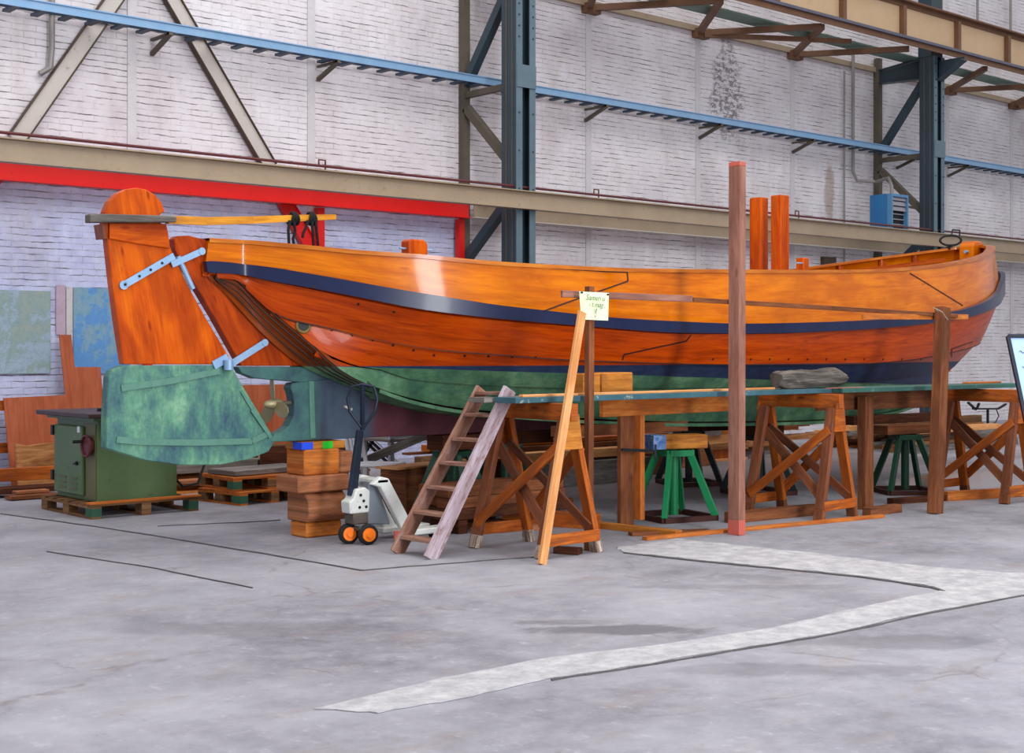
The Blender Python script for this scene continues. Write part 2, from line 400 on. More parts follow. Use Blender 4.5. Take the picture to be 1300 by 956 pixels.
def mk_wall():
    m = NT('painted_brick'); ob = m.tc.outputs['Object']; sp = m.n('ShaderNodeSeparateXYZ'); m.L(ob, sp.inputs[0])
    cb = m.n('ShaderNodeCombineXYZ'); m.L(sp.outputs[0], cb.inputs[0]); m.L(sp.outputs[2], cb.inputs[1])
    wob = m.n('ShaderNodeTexNoise'); m.L(cb.outputs[0], wob.inputs['Vector']); wob.inputs['Scale'].default_value = 7
    mixv = m.n('ShaderNodeMix', data_type='VECTOR'); mixv.inputs[0].default_value = .03; m.L(cb.outputs[0], mixv.inputs[4]); m.L(wob.outputs['Color'], mixv.inputs[5])
    br = m.n('ShaderNodeTexBrick'); m.L(mixv.outputs[1], br.inputs['Vector'])
    br.inputs['Scale'].default_value = 1; br.inputs['Brick Width'].default_value = .29; br.inputs['Row Height'].default_value = .075
    br.inputs['Mortar Size'].default_value = .0075; br.inputs['Mortar Smooth'].default_value = .3; br.offset = .5
    n = m.noise(ob, .7, 6, .7); n4 = m.noise(ob, 6, 5, .7); n9 = m.noise(m.mapping(ob, (1, 1, .35)), 1.1, 6, .75)
    base = m.ramp(n, [(.3, 'cac2ca'), (.5, 'dcd6dc'), (.7, 'eae6ec')])
    # bluish tone in the bay under the beam
    low = m.ramp(n4, [(.3, 'b8bee4'), (.7, 'd4daf8')])
    ml = m.math('MULTIPLY', m.smooth(sp.outputs[2], 3.75, 3.7), m.smooth(sp.outputs[0], 1.9, 1.85))
    c = m.mix(ml, base, low)
    # grime
    c = m.mix(m.math('MULTIPLY', m.ramp(n9, [(.5, 0.0), (.75, 1.0)]), .45), c, 'a8968c')
    # irregular mortar lines
    k = m.ramp(m.noise(ob, 2.6, 5, .75), [(.44, .1), (.62, .8)])
    s2 = m.n('ShaderNodeSeparateXYZ'); m.L(mixv.outputs[1], s2.inputs[0])
    fr = m.math('FRACT', m.math('DIVIDE', s2.outputs[1], .075)); ed = m.math('MINIMUM', fr, m.math('SUBTRACT', 1.0, fr))
    hl = m.smooth(ed, .13, .03)
    kh = m.ramp(m.noise(m.mapping(ob, (1.2, 1, 7)), 2.6, 5, .7), [(.45, .05), (.62, 1.0)])
    hl = m.math('MULTIPLY', hl, kh)
    vl = m.math('MULTIPLY', m.math('MULTIPLY', br.outputs['Fac'], k), .38)
    jl = m.math('MAXIMUM', hl, vl)
    c = m.mix(m.math('MULTIPLY', jl, .95), c, '564c52')
    # peeling patches of dark brick
    peel = m.math('MULTIPLY', m.ramp(m.noise(m.mapping(ob, (1, 1, 1.6)), 9, 6, .8), [(.5, 0.0), (.53, 1.0)]), m.blob(ob, (8.15, 0, 6.3), (.5, 9, 1.6), n, 2.6))
    c = m.mix(m.math('MULTIPLY', peel, .8), c, '625c66')
    sp2 = m.ramp(m.noise(ob, 11, 4, .8), [(.69, 0.0), (.73, 1.0)])
    c = m.mix(m.math('MULTIPLY', sp2, .7), c, '5a4c46')
    st = m.blob(ob, (11.3, 0, 4.75), (.2, 9, .6), n4, 1.2); c = m.mix(m.math('MULTIPLY', st, .5), c, '8a6c50')
    h = m.math('ADD', m.math('MULTIPLY', jl, -1), m.math('MULTIPLY', n4, .6))
    m.bump(h, .6, .012)
    return m.done(c, .55, 0, .35)
M['wall'] = mk_wall()
M['pilaster'] = paint('painted_steel_strip', 'c8c4c8', 'd6d4d8', .5, 0, 3, .5, 'a09288')
def mk_floor():
    m = NT('worn_concrete'); ob = m.tc.outputs['Object']
    n = m.noise(ob, .55, 8, .72); n2 = m.noise(ob, 5, 8, .75); n3 = m.noise(m.mapping(ob, (1, 2.2, 1), rot=(0, 0, .4)), 1.3, 6, .7)
    c = m.ramp(n, [(.3, '64636c'), (.5, '8a8992'), (.7, 'a4a3ac')])
    c = m.mix(m.math('MULTIPLY', m.ramp(n2, [(.45, 0.0), (.7, 1.0)]), .5), c, 'a09ea4')
    c = m.mix(m.math('MULTIPLY', m.ramp(n3, [(.55, 0.0), (.72, 1.0)]), .5), c, '857468')
    sp = m.ramp(m.noise(m.mapping(ob, (1, 1.4, 1)), 9, 7, .85), [(.6, 0.0), (.68, 1.0)]); c = m.mix(m.math('MULTIPLY', sp, .55), c, '55525a')
    wp = m.ramp(m.noise(m.mapping(ob, (1.3, 1, 1), loc=(3, 8, 0)), 7, 8, .8), [(.56, 0.0), (.7, 1.0)]); c = m.mix(m.math('MULTIPLY', wp, .45), c, 'c2bfc8')
    vo = m.n('ShaderNodeTexVoronoi', feature='DISTANCE_TO_EDGE')
    wv = m.n('ShaderNodeTexNoise'); m.L(ob, wv.inputs['Vector']); wv.inputs['Scale'].default_value = 2.5; wv.inputs['Detail'].default_value = 6
    mv = m.n('ShaderNodeMix', data_type='VECTOR'); mv.inputs[0].default_value = .25; m.L(ob, mv.inputs[4]); m.L(wv.outputs['Color'], mv.inputs[5])
    m.L(mv.outputs[1], vo.inputs['Vector']); vo.inputs['Scale'].default_value = .55
    cr = m.math('MULTIPLY', m.ramp(vo.outputs['Distance'], [(.002, 1.0), (.006, 0.0)]), m.ramp(n3, [(.45, 0.0), (.6, .6)]))
    c = m.mix(cr, c, '6a6468')
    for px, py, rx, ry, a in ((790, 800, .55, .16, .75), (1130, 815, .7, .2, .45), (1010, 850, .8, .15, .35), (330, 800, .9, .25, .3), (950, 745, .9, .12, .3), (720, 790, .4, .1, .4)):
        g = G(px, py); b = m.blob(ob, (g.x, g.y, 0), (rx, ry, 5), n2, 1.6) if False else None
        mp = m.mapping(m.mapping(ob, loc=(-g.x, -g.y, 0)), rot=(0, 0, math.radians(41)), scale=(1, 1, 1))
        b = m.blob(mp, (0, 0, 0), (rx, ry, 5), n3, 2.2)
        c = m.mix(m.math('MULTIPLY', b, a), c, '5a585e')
    far = m.blob(ob, (13.6, 12.5, 0), (6.5, 3.6, 5), n, 1.2)
    c = m.mix(m.math('MULTIPLY', far, .6), c, '6c5c58')
    g = G(1255, 608); wet = m.blob(ob, (g.x, g.y, 0), (2.4, 1.1, 5), n2, .9)
    c = m.mix(m.math('MULTIPLY', wet, .6), c, '4c3c36')
    r = m.mix(wet, m.mix(n2, (.5, .5, .5, 1), (.75, .75, .75, 1)), (.06, .06, .06, 1))
    m.bump(n2, .15, .006)
    return m.done(c, r, 0, .35)
M['floor'] = mk_floor()
M['cement'] = paint('pale_cement_patch', '9c9a9f', 'bab8bb', .8, 0, 7, 1.0, '7c7a80', .2)
M['crack'] = paint('dark_floor_joint', '4c484a', '64605f', .9)
M['papers'] = paint('wall_paper_strip', 'b8a0b4', 'c8b8c8', .8, 0, 5, .7, '8a6a70')
def mk_map(name, sea, land, mid, k, inv=False):
    m = NT(name); ob = m.tc.outputs['Object']; n = m.noise(ob, k, 9, .75); n2 = m.noise(ob, 14, 6, .7)
    c = m.ramp(n, [(.4, sea), (.48, sea), (.5, mid), (.62, land)])
    c = m.mix(m.math('MULTIPLY', m.ramp(n2, [(.45, 0.0), (.65, 1.0)]), .3), c, '5e8088')
    return m.done(c, .55)
M['map_grey'] = mk_map('faded_relief_map', '9fb4c8', 'a4aca4', '8fa8a8', 1.2)
M['map_blue'] = mk_map('blue_sea_map', '5c98d8', '8fa8b0', '7ba6c4', 1.0)

# ------------------------------------------------------------------ world, light, camera
SC.view_settings.view_transform = 'Standard'; SC.view_settings.look = 'None'; SC.view_settings.gamma = 1.0
SC.view_settings.use_curve_mapping = False; SC.view_settings.exposure = 0.0
w = bpy.data.worlds.new('overcast'); SC.world = w; w.use_nodes = True
_t = w.node_tree; _bg = _t.nodes['Background']; _tc = _t.nodes.new('ShaderNodeTexCoord'); _sp = _t.nodes.new('ShaderNodeSeparateXYZ'); _rp = _t.nodes.new('ShaderNodeValToRGB')
_t.links.new(_tc.outputs['Generated'], _sp.inputs[0]); _t.links.new(_sp.outputs[2], _rp.inputs[0]); _t.links.new(_rp.outputs[0], _bg.inputs[0])
_rp.color_ramp.elements[0].position = 0.0; _rp.color_ramp.elements[0].color = (.27, .28, .32, 1); _rp.color_ramp.elements[1].position = .55; _rp.color_ramp.elements[1].color = (1, 1, 1, 1)
_bg.inputs[1].default_value = 1.25
def area(name, loc, target, sx, sy, power, col=(1, 1, 1)):
    l = bpy.data.lights.new(name, 'AREA'); l.shape = 'RECTANGLE'; l.size = sx; l.size_y = sy; l.energy = power; l.color = col
    o = bpy.data.objects.new(name, l); COL.objects.link(o); o.location = loc
    d = V(target) - V(loc); o.rotation_euler = d.to_track_quat('-Z', 'Y').to_euler(); return o
area('overhead_fill', (9, 6, 12), (12, 10, 0), 16, 8, 900, (1, .98, .95))  # added lamp for soft light from above, no known skylight
area('unseen_doorway_lamp', (5.9, -4, 4.2), (5.9, 9, 4.2), 1.6, 8.4, 1150, (.95, .97, 1))  # unseen door light, added and enlarged for hull reflection and wall brightness
cam_d = bpy.data.cameras.new('camera'); cam = bpy.data.objects.new('camera', cam_d); COL.objects.link(cam); SC.camera = cam
cam_d.sensor_width = 36; cam_d.lens = FPX / 1300 * 36; cam_d.shift_y = (HY - 478) / 1300
cam_d.clip_end = 200
cam.location = (0, 0, H); cam.rotation_euler = (math.radians(90), 0, math.atan2(CA, SA) - math.pi / 2)

# ------------------------------------------------------------------ setting
WV = 16.45   # wall plane
mb = MB(); mb.face([(-12, -8, 0), (48, -8, 0), (48, WV + .5, 0), (-12, WV + .5, 0)]); struct(mb.build('floor', M['floor']))
mb = MB(); mb.box(-6, 52, WV, WV + .4, 0, 14)
o = mb.build('wall_back', M['wall'], own=True); struct(o)
# put the brick texture origin at u=11.5 (object coords): wall centre is (23,..)
o.data.transform(Matrix.Translation((11.5, 0, 0))); o.location.x -= 11.5
k = 0
for u in (2.45, 5.2, 7.95, 10.65, 16.1, 18.85, 21.6, 27.1, 29.85, 32.6):
    k += 1; mb = MB(); mb.box(u - .06, u + .06, WV - .02, WV + .02, 0, 7.2, 'z'); struct(mb.build('trim_%d' % k, M['pilaster'], own=True))
mb = MB(); mb.box(13.5, 45, WV - .08, WV, 7.32, 7.42); struct(mb.build('trim_%d' % (k + 1), M['tan'], own=True))
# cement patch and floor joints
band = [(560, 862), (700, 835), (852, 817), (977, 798), (1092, 771), (1198, 750), (1185, 745), (1092, 731), (977, 720), (894, 712), (792, 701),
        (783, 695), (861, 684), (931, 692), (1046, 704), (1161, 718), (1330, 731), (1450, 724), (1450, 736), (1330, 750), (1161, 780), (1060, 803), (931, 824), (806, 845), (700, 861), (600, 884), (480, 905), (400, 900)]
def jag(pts, n=6, a=1.2):
    out = []
    for i in range(len(pts)):
        x0, y0 = pts[i]; x1, y1 = pts[(i + 1) % len(pts)]
        for j in range(n): f = j / n; out.append((x0 + (x1 - x0) * f + random.uniform(-a, a) * 2, y0 + (y1 - y0) * f + random.uniform(-a, a) * .6))
    return out
mb = MB(); mb.prism([G(x, y, .002) for x, y in jag(band)], (0, 0, .004)); struct(mb.build('trim_20', M['cement'], own=True))
def strip(pts, wid, mat, name):
    mb = MB(); q = [G(x, y, .004) for x, y in jag(pts + [pts[-1]], 5, .5)[:-6]]
    for a, b in zip(q, q[1:]):
        if (b - a).length > .005: mb.bar(a, b, wid * random.uniform(.5, 1.3), .008)
    struct(mb.build(name, mat, own=True))
strip([(792, 702), (894, 713), (977, 721), (1092, 732), (1185, 746), (1197, 750)], .035, M['crack'], 'trim_21')
strip([(0, 652), (120, 668), (300, 697), (460, 724)], .02, M['crack'], 'trim_22')
strip([(460, 724), (560, 716), (690, 706)], .012, M['crack'], 'trim_23')
strip([(700, 863), (806, 847), (931, 826), (1060, 805), (1161, 782), (1300, 756)], .012, M['crack'], 'trim_24')
strip([(60, 700), (200, 722), (320, 746)], .008, M['crack'], 'trim_25')
strip([(200, 668), (330, 662), (355, 660)], .008, M['crack'], 'trim_26')

# ------------------------------------------------------------------ steelwork
def hbeam(mb, p0, p1, w, h, t=.012, up=(0, 0, 1), face_w=None):
    """H section: web faces -Y when flat; flanges top and bottom"""
    p0 = V(p0); p1 = V(p1); d = (p1 - p0).normalized(); n = V((0, 1, 0)); b = d.cross(n).normalized()
    if b.z < 0: b = -b
    mb.bar(p0, p1, t * 1.2, h - .02, up=b)
    return b
def beam(name, p0, p1, w, h, matweb, matfl, label, cat, parent=None):
    p0 = V(p0); p1 = V(p1); e = parent or empty(name, p0, label, cat)
    mb = MB(); b = hbeam(mb, p0, p1, w, h); mb.build('web' if not parent else 'web', matweb, e)
    for s, nm in ((1, 'upper_flange'), (-1, 'lower_flange')):
        mb = MB(); mb.bar(p0 + b * s * h / 2, p1 + b * s * h / 2, w, .016, up=b); mb.build(nm, matfl, e)
    return e
beam('tan_steel_beam', (-4, 14.9, 3.78), (44, 14.9, 3.78), .14, .25, M['tan'], M['tan'], 'long tan painted steel beam bolted across the front of both blue columns', 'beam')
beam('red_steel_beam', (-4, 16.2, 3.75), (13.32, 16.2, 3.75), .14, .27, M['red'], M['red'], 'bright red steel beam along the left wall, just below the tan beam', 'beam')
beam('lower_tan_beam', (13.42, 16.2, 3.75), (44, 16.2, 3.75), .14, .25, M['tan'], M['tan2'], 'tan steel beam against the wall continuing right of the red beam', 'beam')
# thin dark red pipe along the beam
mb = MB(); mb.tube([(-4, 15.0, 3.99), (13, 15.0, 3.98), (25, 15.0, 3.98), (44, 15.0, 3.98)], .018, 8)
e = empty('red_pipe', (5, 15.0, 3.9), 'thin dark red pipe running along the top of the tan beam', 'pipe'); mb.build('pipe_run', M['pipe'], e)
for px in (413, 760, 1014):
    q = P(px, 240, 15.0); mb = MB(); mb.tube([(q.x, 15, 3.92), (q.x, 15, 4.06), (q.x - .1, 15, 4.06), (q.x - .1, 15, 4.0)], .012, 6); mb.build('clip', M['pipe'], e)
# wall bracing
def brace(name, a, b, wid, mat, label):
    e = empty(name, b, label, 'brace'); mb = MB(); mb.bar(a, b, .02, wid * .98, up=(V(b) - V(a)).cross(V((0, 1, 0)))); mb.build('web', mat, e)
    d = (V(b) - V(a)).normalized(); n = d.cross(V((0, 1, 0))).normalized()
    for s in (-1, 1):
        mb = MB(); mb.bar(V(a) + n * s * wid / 2, V(b) + n * s * wid / 2, .09, .014, up=n); mb.build('flange', M['tandark'] if mat is M['tan2'] else mat, e)
brace('diagonal_brace', P(172, -40, 16.36), P(20, 178, 16.36), .2, M['tan2'], 'pale diagonal steel brace rising to the right in the upper left corner')
brace('diagonal_brace', P(196, -40, 16.36), P(343, 213, 16.36), .2, M['tan2'], 'pale diagonal steel brace falling to the right down to the tan beam')
brace('red_brace', P(350, 236, 16.36), P(470, 445, 16.36), .2, M['red'], 'red diagonal brace dropping from the red beam behind the tiller')
brace('red_brace', P(14, 199, 16.36), P(-60, 300, 16.36), .14, M['red'], 'red diagonal brace end at the far left edge under the red beam')
for px, lab, w_ in ((187, 'short red post visible above the rudder head', .09), (405.5, 'red vertical post on the wall behind the tiller end', .11), (584, 'red vertical post beside the brown wall post near the big column', .1)):
    q = P(px, 260, 16.32); mb = MB(); mb.box(q.x - w_ / 2, q.x + w_ / 2, 16.27, 16.37, 0, 3.6, 'z'); thing(mb, 'red_post', M['red'], lab, 'post')
# columns
def column(u, label, top, with_bracket):
    e = empty('steel_column', (u, 15.1, 0), label, 'column'); v0, v1 = 14.96, 15.28; hw = .185
    mb = MB(); mb.box(u - hw, u - hw + .015, v0, v1, 0, top, 'z'); mb.build('side_plate', M['col'], e)
    mb = MB(); mb.box(u + hw - .015, u + hw, v0, v1, 0, top, 'z'); mb.build('side_plate', M['col'], e)
    mb = MB(); mb.box(u - hw + .017, u + hw - .017, v0 + .17, v0 + .19, 0, top, 'z'); mb.build('web', M['col'], e)
    for s in (-1, 1):
        mb = MB(); a = u + s * hw; mb.box(min(a, a - s * .115), max(a, a - s * .115), v0 - .014, v0, 0, top, 'z'); f = mb.build('flange', M['col_light'], e)
        mb = MB(); x = a - s * .05
        z = 3.95
        while z < top:
            mb.cyl((x, v0 - .026, z), (x, v0 - .012, z), .013, 6); z += .16 if (z > 5.6) else .55
        mb.build('rivets', M['col'], f)
    mb = MB(); mb.box(u - hw, u + hw, v0 - .03, v0 - .015, 5.42, 5.75); mb.build('batten_plate', M['col_light'], e)
    mb = MB()
    for dv in (.07, .2): mb.box(u - hw - .008, u - hw, v0 + dv, v0 + dv + .02, 0, top, 'z')
    mb.build('seam_strip', M['brace'], e)
    mb = MB(); mb.box(u - .06, u + .06, 16.3, 16.42, 0, 7.6, 'z'); mb.build('wall_post', M['brace'], e)
    def strut(z0, z1, w_, mat):
        mb = MB(); mb.bar((u, 16.3, z0), (u, 15.28, z1), w_, w_, up=(0, 0, 1)); mb.build('strut', mat, e)
    strut(5.68, 7.0, .13, M['col']); strut(5.5, 5.5, .09, M['brace']); strut(5.3, 4.35, .12, M['brace']); strut(3.0, 3.85, .13, M['col'])
    if with_bracket:
        mb = MB(); mb.prism([(u - .02, 16.3, 7.1), (u - .02, 15.28, 7.05), (u - .02, 15.28, 7.42), (u - .02, 16.3, 7.3)], (.04, 0, 0)); mb.build('bracket', M['col'], e)
        mb = MB(); mb.bar((u, 16.3, 7.08), (u, 15.28, 7.03), .2, .02); mb.bar((u, 16.3, 7.34), (u, 15.28, 7.44), .2, .02); mb.build('bracket_flange', M['col'], e)
        mb = MB(); mb.prism([(u - .02, 14.95, 6.95), (u - .02, 14.4, 7.28), (u - .02, 14.4, 7.33), (u - .02, 14.95, 7.33)], (.04, 0, 0)); mb.build('corbel', M['col'], e)
        mb = MB(); mb.bar((u, 14.95, 6.94), (u, 14.4, 7.27), .2, .02); mb.build('corbel_flange', M['col'], e)
    else:
        mb = MB(); mb.bar((u, 16.3, 7.2), (u, 15.28, 7.3), .18, .22); mb.build('bracket', M['col'], e)
    return e
column(13.37, 'blue-grey riveted steel column behind the middle of the boat', 9.6, False)
c2 = column(24.35, 'blue-grey steel column beside the blue heater, carrying the cream girder', 7.42, True)
mb = MB(); mb.box(24.15, 24.55, 15.0, 15.3, 7.42, 10.5, 'z'); mb.build('upper_shaft', M['col'], c2)
# crane girder
e = empty('crane_girder', (24.3, 14.7, 7.5), 'cream crane girder with brown stiffeners crossing the upper right corner', 'girder')
g0, g1, gv = 14.0, 44.0, 14.65
mb = MB(); mb.box(g0, g1, gv, gv + .015, 7.47, 8.14); mb.build('web', M['girder'], e)
mb = MB(); mb.box(g0, g1, gv - .14, gv + .14, 7.44, 7.49); mb.build('lower_flange', M['girder_edge'], e)
mb = MB(); mb.box(g0, g1, gv - .14, gv + .14, 8.14, 8.17); mb.build('upper_flange', M['rust'], e)
mb = MB(); mb.box(g0, g1, gv - .03, gv, 8.06, 8.14); mb.build('upper_angle', M['rust'], e)
mb = MB(); mb.box(g0, g1, gv - .09, gv - .07, 7.34, 7.45); mb.build('edge_angle', M['rust'], e)
u = 14.94
while u < 43:
    mb = MB(); mb.box(u - .05, u + .05, gv - .1, gv, 7.49, 8.06, 'z'); mb.build('stiffener', M['rust'], e); u += 1.9
# horizontal lattice between girder and wall
e = empty('walkway_lattice', (21.6, 15.6, 7.3), 'brown steel lattice of brackets tying the girder to the wall', 'lattice')
nodes = [16.1, 18.85, 21.6, 24.35, 27.1, 29.85, 32.6]
for i, u in enumerate(nodes):
    if u == 24.35: continue
    mb = MB(); mb.bar((u, 16.40, 7.3), (u + 1.37, 14.75, 7.34), .1, .1); mb.build('diagonal', M['rust'], e)
    mb = MB(); mb.bar((u, 16.42, 7.3), (u - 1.37, 14.75, 7.34), .1, .1) ; mb.build('diagonal', M['rust'], e)
    mb = MB(); mb.box(u - .16, u + .16, 16.3, 16.44, 7.2, 7.36); mb.build('wall_plate', M['rust'], e)
    if i % 2: 
        mb = MB(); mb.bar((u, 16.3, 7.25), (u + 2.6, 15.0, 7.3), .08, .08); mb.build('tie', M['rust'], e)
mb = MB(); mb.box(13.5, 44, 15.35, 15.75, 7.42, 7.45); thing(mb, 'walkway_sheet', M['walkgreen'], 'dull green walkway sheet lying on the brown lattice', 'walkway')
for px in (1190, 1241, 1283):
    q = P(px, 10, 16.2); mb = MB(); mb.tube([(q.x, 16.2, 12), (q.x, 16.2, 8.9)], .03, 8)
    thing(mb, 'hanging_pipe', M['conduit'], {1190: 'thin pipe hanging on the wall beside the upper column', 1241: 'middle of three thin pipes above the cream girder', 1283: 'rightmost thin pipe above the cream girder'}[px], 'pipe')
# cable ladder
e = empty('cable_ladder', (13, 16.1, 5.7), 'pale blue ladder-type cable tray running the whole length of the wall', 'cable tray')
for v, nm in ((15.92, 'rail'), (16.32, 'rail')):
    mb = MB(); mb.box(-4, 44, v - .012, v + .012, 5.62 if v < 16 else 5.69, 5.72); mb.build(nm, M['tray'] if v < 16 else M['rung'], e)  # rear rail takes the dark rung colour to paint in its shade
    mb = MB(); mb.box(-4, 44, v - .03, v + .03, 5.715, 5.73); mb.build('rail_lip', M['tray'] if v < 16 else M['rung'], e)
mb = MB(); mb.box(-.15, .15, 0, 0, 0, 0) if False else mb.bar((0, -.185, 0), (0, .185, 0), .09, .03); r0 = None
u = 2.2
while u < 33.5:
    if r0 is None: r0 = mb.build('rung', M['rung'], e, local=True); r = r0
    else: r = r0.copy(); COL.objects.link(r); r.parent = e
    r.location = (u - 13, .02, -.06); u += .34
for px, y in ((203, 47), (415, 85), (755, 140), (900, 163), (1018, 182), (1150, 203), (1215, 214)):
    q = P(px, y, 16.2); mb = MB(); mb.bar((q.x, 16.42, 5.42), (q.x, 15.9, 5.6), .05, .05); mb.bar((q.x, 16.42, 5.6), (q.x, 15.9, 5.6), .05, .03); mb.build('bracket', M['brace'], e)
# top-left down pipe, conduits
mb = MB(); a = P(66, 0, 16.35); mb.tube([(a.x, 16.35, 9), (a.x, 16.35, 5.3), (a.x - .02, 16.35, 5.05), (a.x - .14, 16.38, 4.96)], .035, 10)
thing(mb, 'wall_pipe', M['conduit'], 'short vertical pipe with an elbow on the wall at top left', 'pipe')
mb = MB(); a = P(1072, 150, 16.38); mb.tube([(a.x, 16.38, 7.2), (a.x, 16.38, 0)], .02, 6)
thing(mb, 'conduit', M['conduit'], 'long straight thin conduit on the wall left of the blue heater', 'conduit')
mb = MB(); q = [P(1083, 70, 16.3), P(1083, 218, 16.3), P(1088, 229, 16.3), P(1112, 231, 16.1), P(1128, 226, 15.6), P(1132, 236, 15.4), P(1132, 248, 15.36)]; mb.tube(q, .035, 8)
thing(mb, 'conduit', M['conduit'], 'grey conduit bending from the wall down into the blue heater', 'conduit')
# heater
e = empty('unit_heater', (23.2, 15.35, 3.93), 'blue unit heater with grey louvres mounted beside the right-hand column', 'heater')
hx0, hx1, hv0, hv1, hz0, hz1 = 22.93, 23.5, 15.1, 15.6, 3.93, 4.62
mb = MB(); mb.box(hx0, hx1, hv0 + .1, hv1, hz0, hz1); mb.build('casing', M['heater'], e, bev=.01)
mb = MB(); mb.box(hx0, hx0 + .04, hv0, hv0 + .1, hz0, hz1, 'z'); mb.box(hx1 - .04, hx1, hv0, hv0 + .1, hz0, hz1, 'z'); mb.box(hx0 + .04, hx1 - .04, hv0, hv0 + .1, hz1 - .05, hz1); mb.box(hx0 + .04, hx1 - .04, hv0, hv0 + .1, hz0, hz0 + .03); mb.build('front_frame', M['heater_l'], e)
mb = MB(); mb.box(hx0 + .042, hx1 - .042, hv0 + .09, hv0 + .099, hz0 + .03, hz1 - .05); mb.build('dark_interior', M['black'], e)
for i in range(6):
    z = hz1 - .08 - i * .1; mb = MB(); t = .04 if i < 3 else .025
    mb.bar((hx0 + .045, hv0 + .04 + (0 if i < 3 else .03), z), (hx1 - .045, hv0 + .04 + (0 if i < 3 else .03), z), .012, .085 if i < 3 else .02, up=(0, .3, 1)); mb.build('louvre', M['louvre'], e)
mb = MB(); mb.box(hx1, 24.16, 15.3, 15.34, 4.42, 4.46); mb.build('support_arm', M['brace'], e)
# small wall fittings
q = P(1052, 325, 16.4); mb = MB(); mb.box(q.x - .2, q.x + .2, 16.36, 16.45, 3.0, 3.45); thing(mb, 'junction_box', M['tandark'], 'dark brown panel on the wall below the beam, right of the twin posts', 'panel')

# maps and papers on the wall
def flat(name, mat, x0, x1, y0, y1, lab, cat='map', v=16.43, group=None):
    a = P(x0, y0, v); b = P(x1, y1, v); mb = MB(); mb.box(a.x, b.x, v - .008, v + .003, b.z, (a.z + P(x1, y0, v).z) / 2)
    return thing(mb, name, mat, lab, cat, group)
flat('wall_map', M['map_grey'], -60, 64, 368, 474, 'faded greyish relief map on the wall at the left edge')
flat('wall_map', M['map_blue'], 93, 165, 366, 474, 'blue sea map on the wall just left of the rudder')
flat('paper_strip', M['papers'], 71, 83, 362, 425, 'narrow pinkish paper strip on the wall between the two maps', 'poster')
flat('paper_strip', M['pilaster'], 84, 92, 364, 470, 'narrow pale paper strip touching the blue map', 'poster')

# ------------------------------------------------------------------ THE BOAT
VC = 10.1
boat = empty('wooden_boat', (11.5, VC, 0), 'varnished orange wooden sailing boat with navy rubbing strake and green bottom on supports', 'boat')
def C(px, py, dv=0): return P(px, py, VC + dv)
def interp(tab, x):
    if x <= tab[0][0]: return tab[0][1]
    if x >= tab[-1][0]: return tab[-1][1]
    n = len(tab)
    for i in range(n - 1):
        if tab[i][0] <= x <= tab[i + 1][0]: break
    h = tab[i + 1][0] - tab[i][0]
    sl = lambda k: (tab[k + 1][1] - tab[k][1]) / (tab[k + 1][0] - tab[k][0])
    def tan(k):
        if k == 0: return sl(0)
        if k == n - 1: return sl(n - 2)
        a, b = sl(k - 1), sl(k)
        if a * b <= 0: return 0
        return 2 * a * b / (a + b)
    m0, m1 = tan(i), tan(i + 1); t = (x - tab[i][0]) / h
    return ((2 * t ** 3 - 3 * t ** 2 + 1) * tab[i][1] + (t ** 3 - 2 * t ** 2 + t) * h * m0 + (-2 * t ** 3 + 3 * t ** 2) * tab[i + 1][1] + (t ** 3 - t ** 2) * h * m1)
def curve(wt, px, start=None, end=None):
    zs = []
    for x, y in px:
        r = ray(x, y); u = 6.5
        lo, hi = 5.5, 17.6
        # bisection on f(u)=u - r.x/r.y*(VC-w(u)) -> first root
        f = lambda q: q - r.x / r.y * (VC - interp(wt, q))
        best = None; q = lo
        while q < hi:
            if f(q) <= 0 <= f(q + .05): best = q + .05 * (-f(q)) / max(f(q + .05) - f(q), 1e-9); break
            q += .05
        u = best if best is not None else lo
        v = VC - interp(wt, u); zs.append((u, H + r.z * v / r.y))
    if start: zs = [start] + [z for z in zs if z[0] > start[0] + .02]
    if end: zs = [z for z in zs if z[0] < end[0] - .02] + [end]
    zs.sort(); out = [zs[0]]
    for z in zs[1:]:
        if z[0] - out[-1][0] > .02: out.append(z)
    return dict(w=wt, z=out, u0=out[0][0], u1=out[-1][0])
NS = 84
def sample(c, n=NS, u0=None, u1=None):
    u0 = c['u0'] if u0 is None else u0; u1 = c['u1'] if u1 is None else u1
    pts = []
    for i in range(n + 1):
        t = .5 - .5 * math.cos(math.pi * i / n); u = u0 + (u1 - u0) * t
        pts.append(V((u, VC - interp(c['w'], u), interp(c['z'], u))))
    return pts
cs = C(258, 306.5); cwt = C(250, 333); cwb = C(252, 346)
wS = [(5.85, .07), (6.3, .44), (6.8, .75), (7.6, 1.05), (9, 1.33), (11, 1.46), (13, 1.46), (14, 1.41), (15, 1.29), (15.8, 1.07), (16.4, .79), (16.9, .52), (17.25, .28), (17.4, .06)]
wW = [(5.85, .07), (6.3, .45), (6.8, .76), (7.6, 1.07), (9, 1.36), (11, 1.5), (13, 1.5), (14, 1.46), (15, 1.35), (15.8, 1.13), (16.4, .85), (17, .55), (17.4, .28), (17.55, .06)]
wC = [(5.9, .08), (6.3, .3), (6.6, .38), (7.0, .4), (7.4, .46), (8.2, .62), (9.2, .82), (11, 1.0), (13, .97), (14, .86), (14.8, .68), (15.6, .4), (16.1, .18), (16.4, .06)]
wL1 = [(5.9, .08), (6.3, .3), (6.6, .4), (7.0, .58), (7.6, .86), (8.4, 1.1), (9.4, 1.28), (11, 1.42), (13, 1.42), (14, 1.34), (15, 1.14), (16, .8), (16.6, .48), (17, .2), (17.2, .06)]
wL2 = [(5.9, .08), (6.3, .3), (6.6, .38), (7.0, .42), (7.5, .6), (8.2, .84), (9.2, 1.07), (11, 1.24), (13, 1.2), (14, 1.07), (14.8, .9), (15.6, .65), (16.2, .38), (16.6, .15), (16.8, .06)]
wR = [(5, .072), (17, .072)]
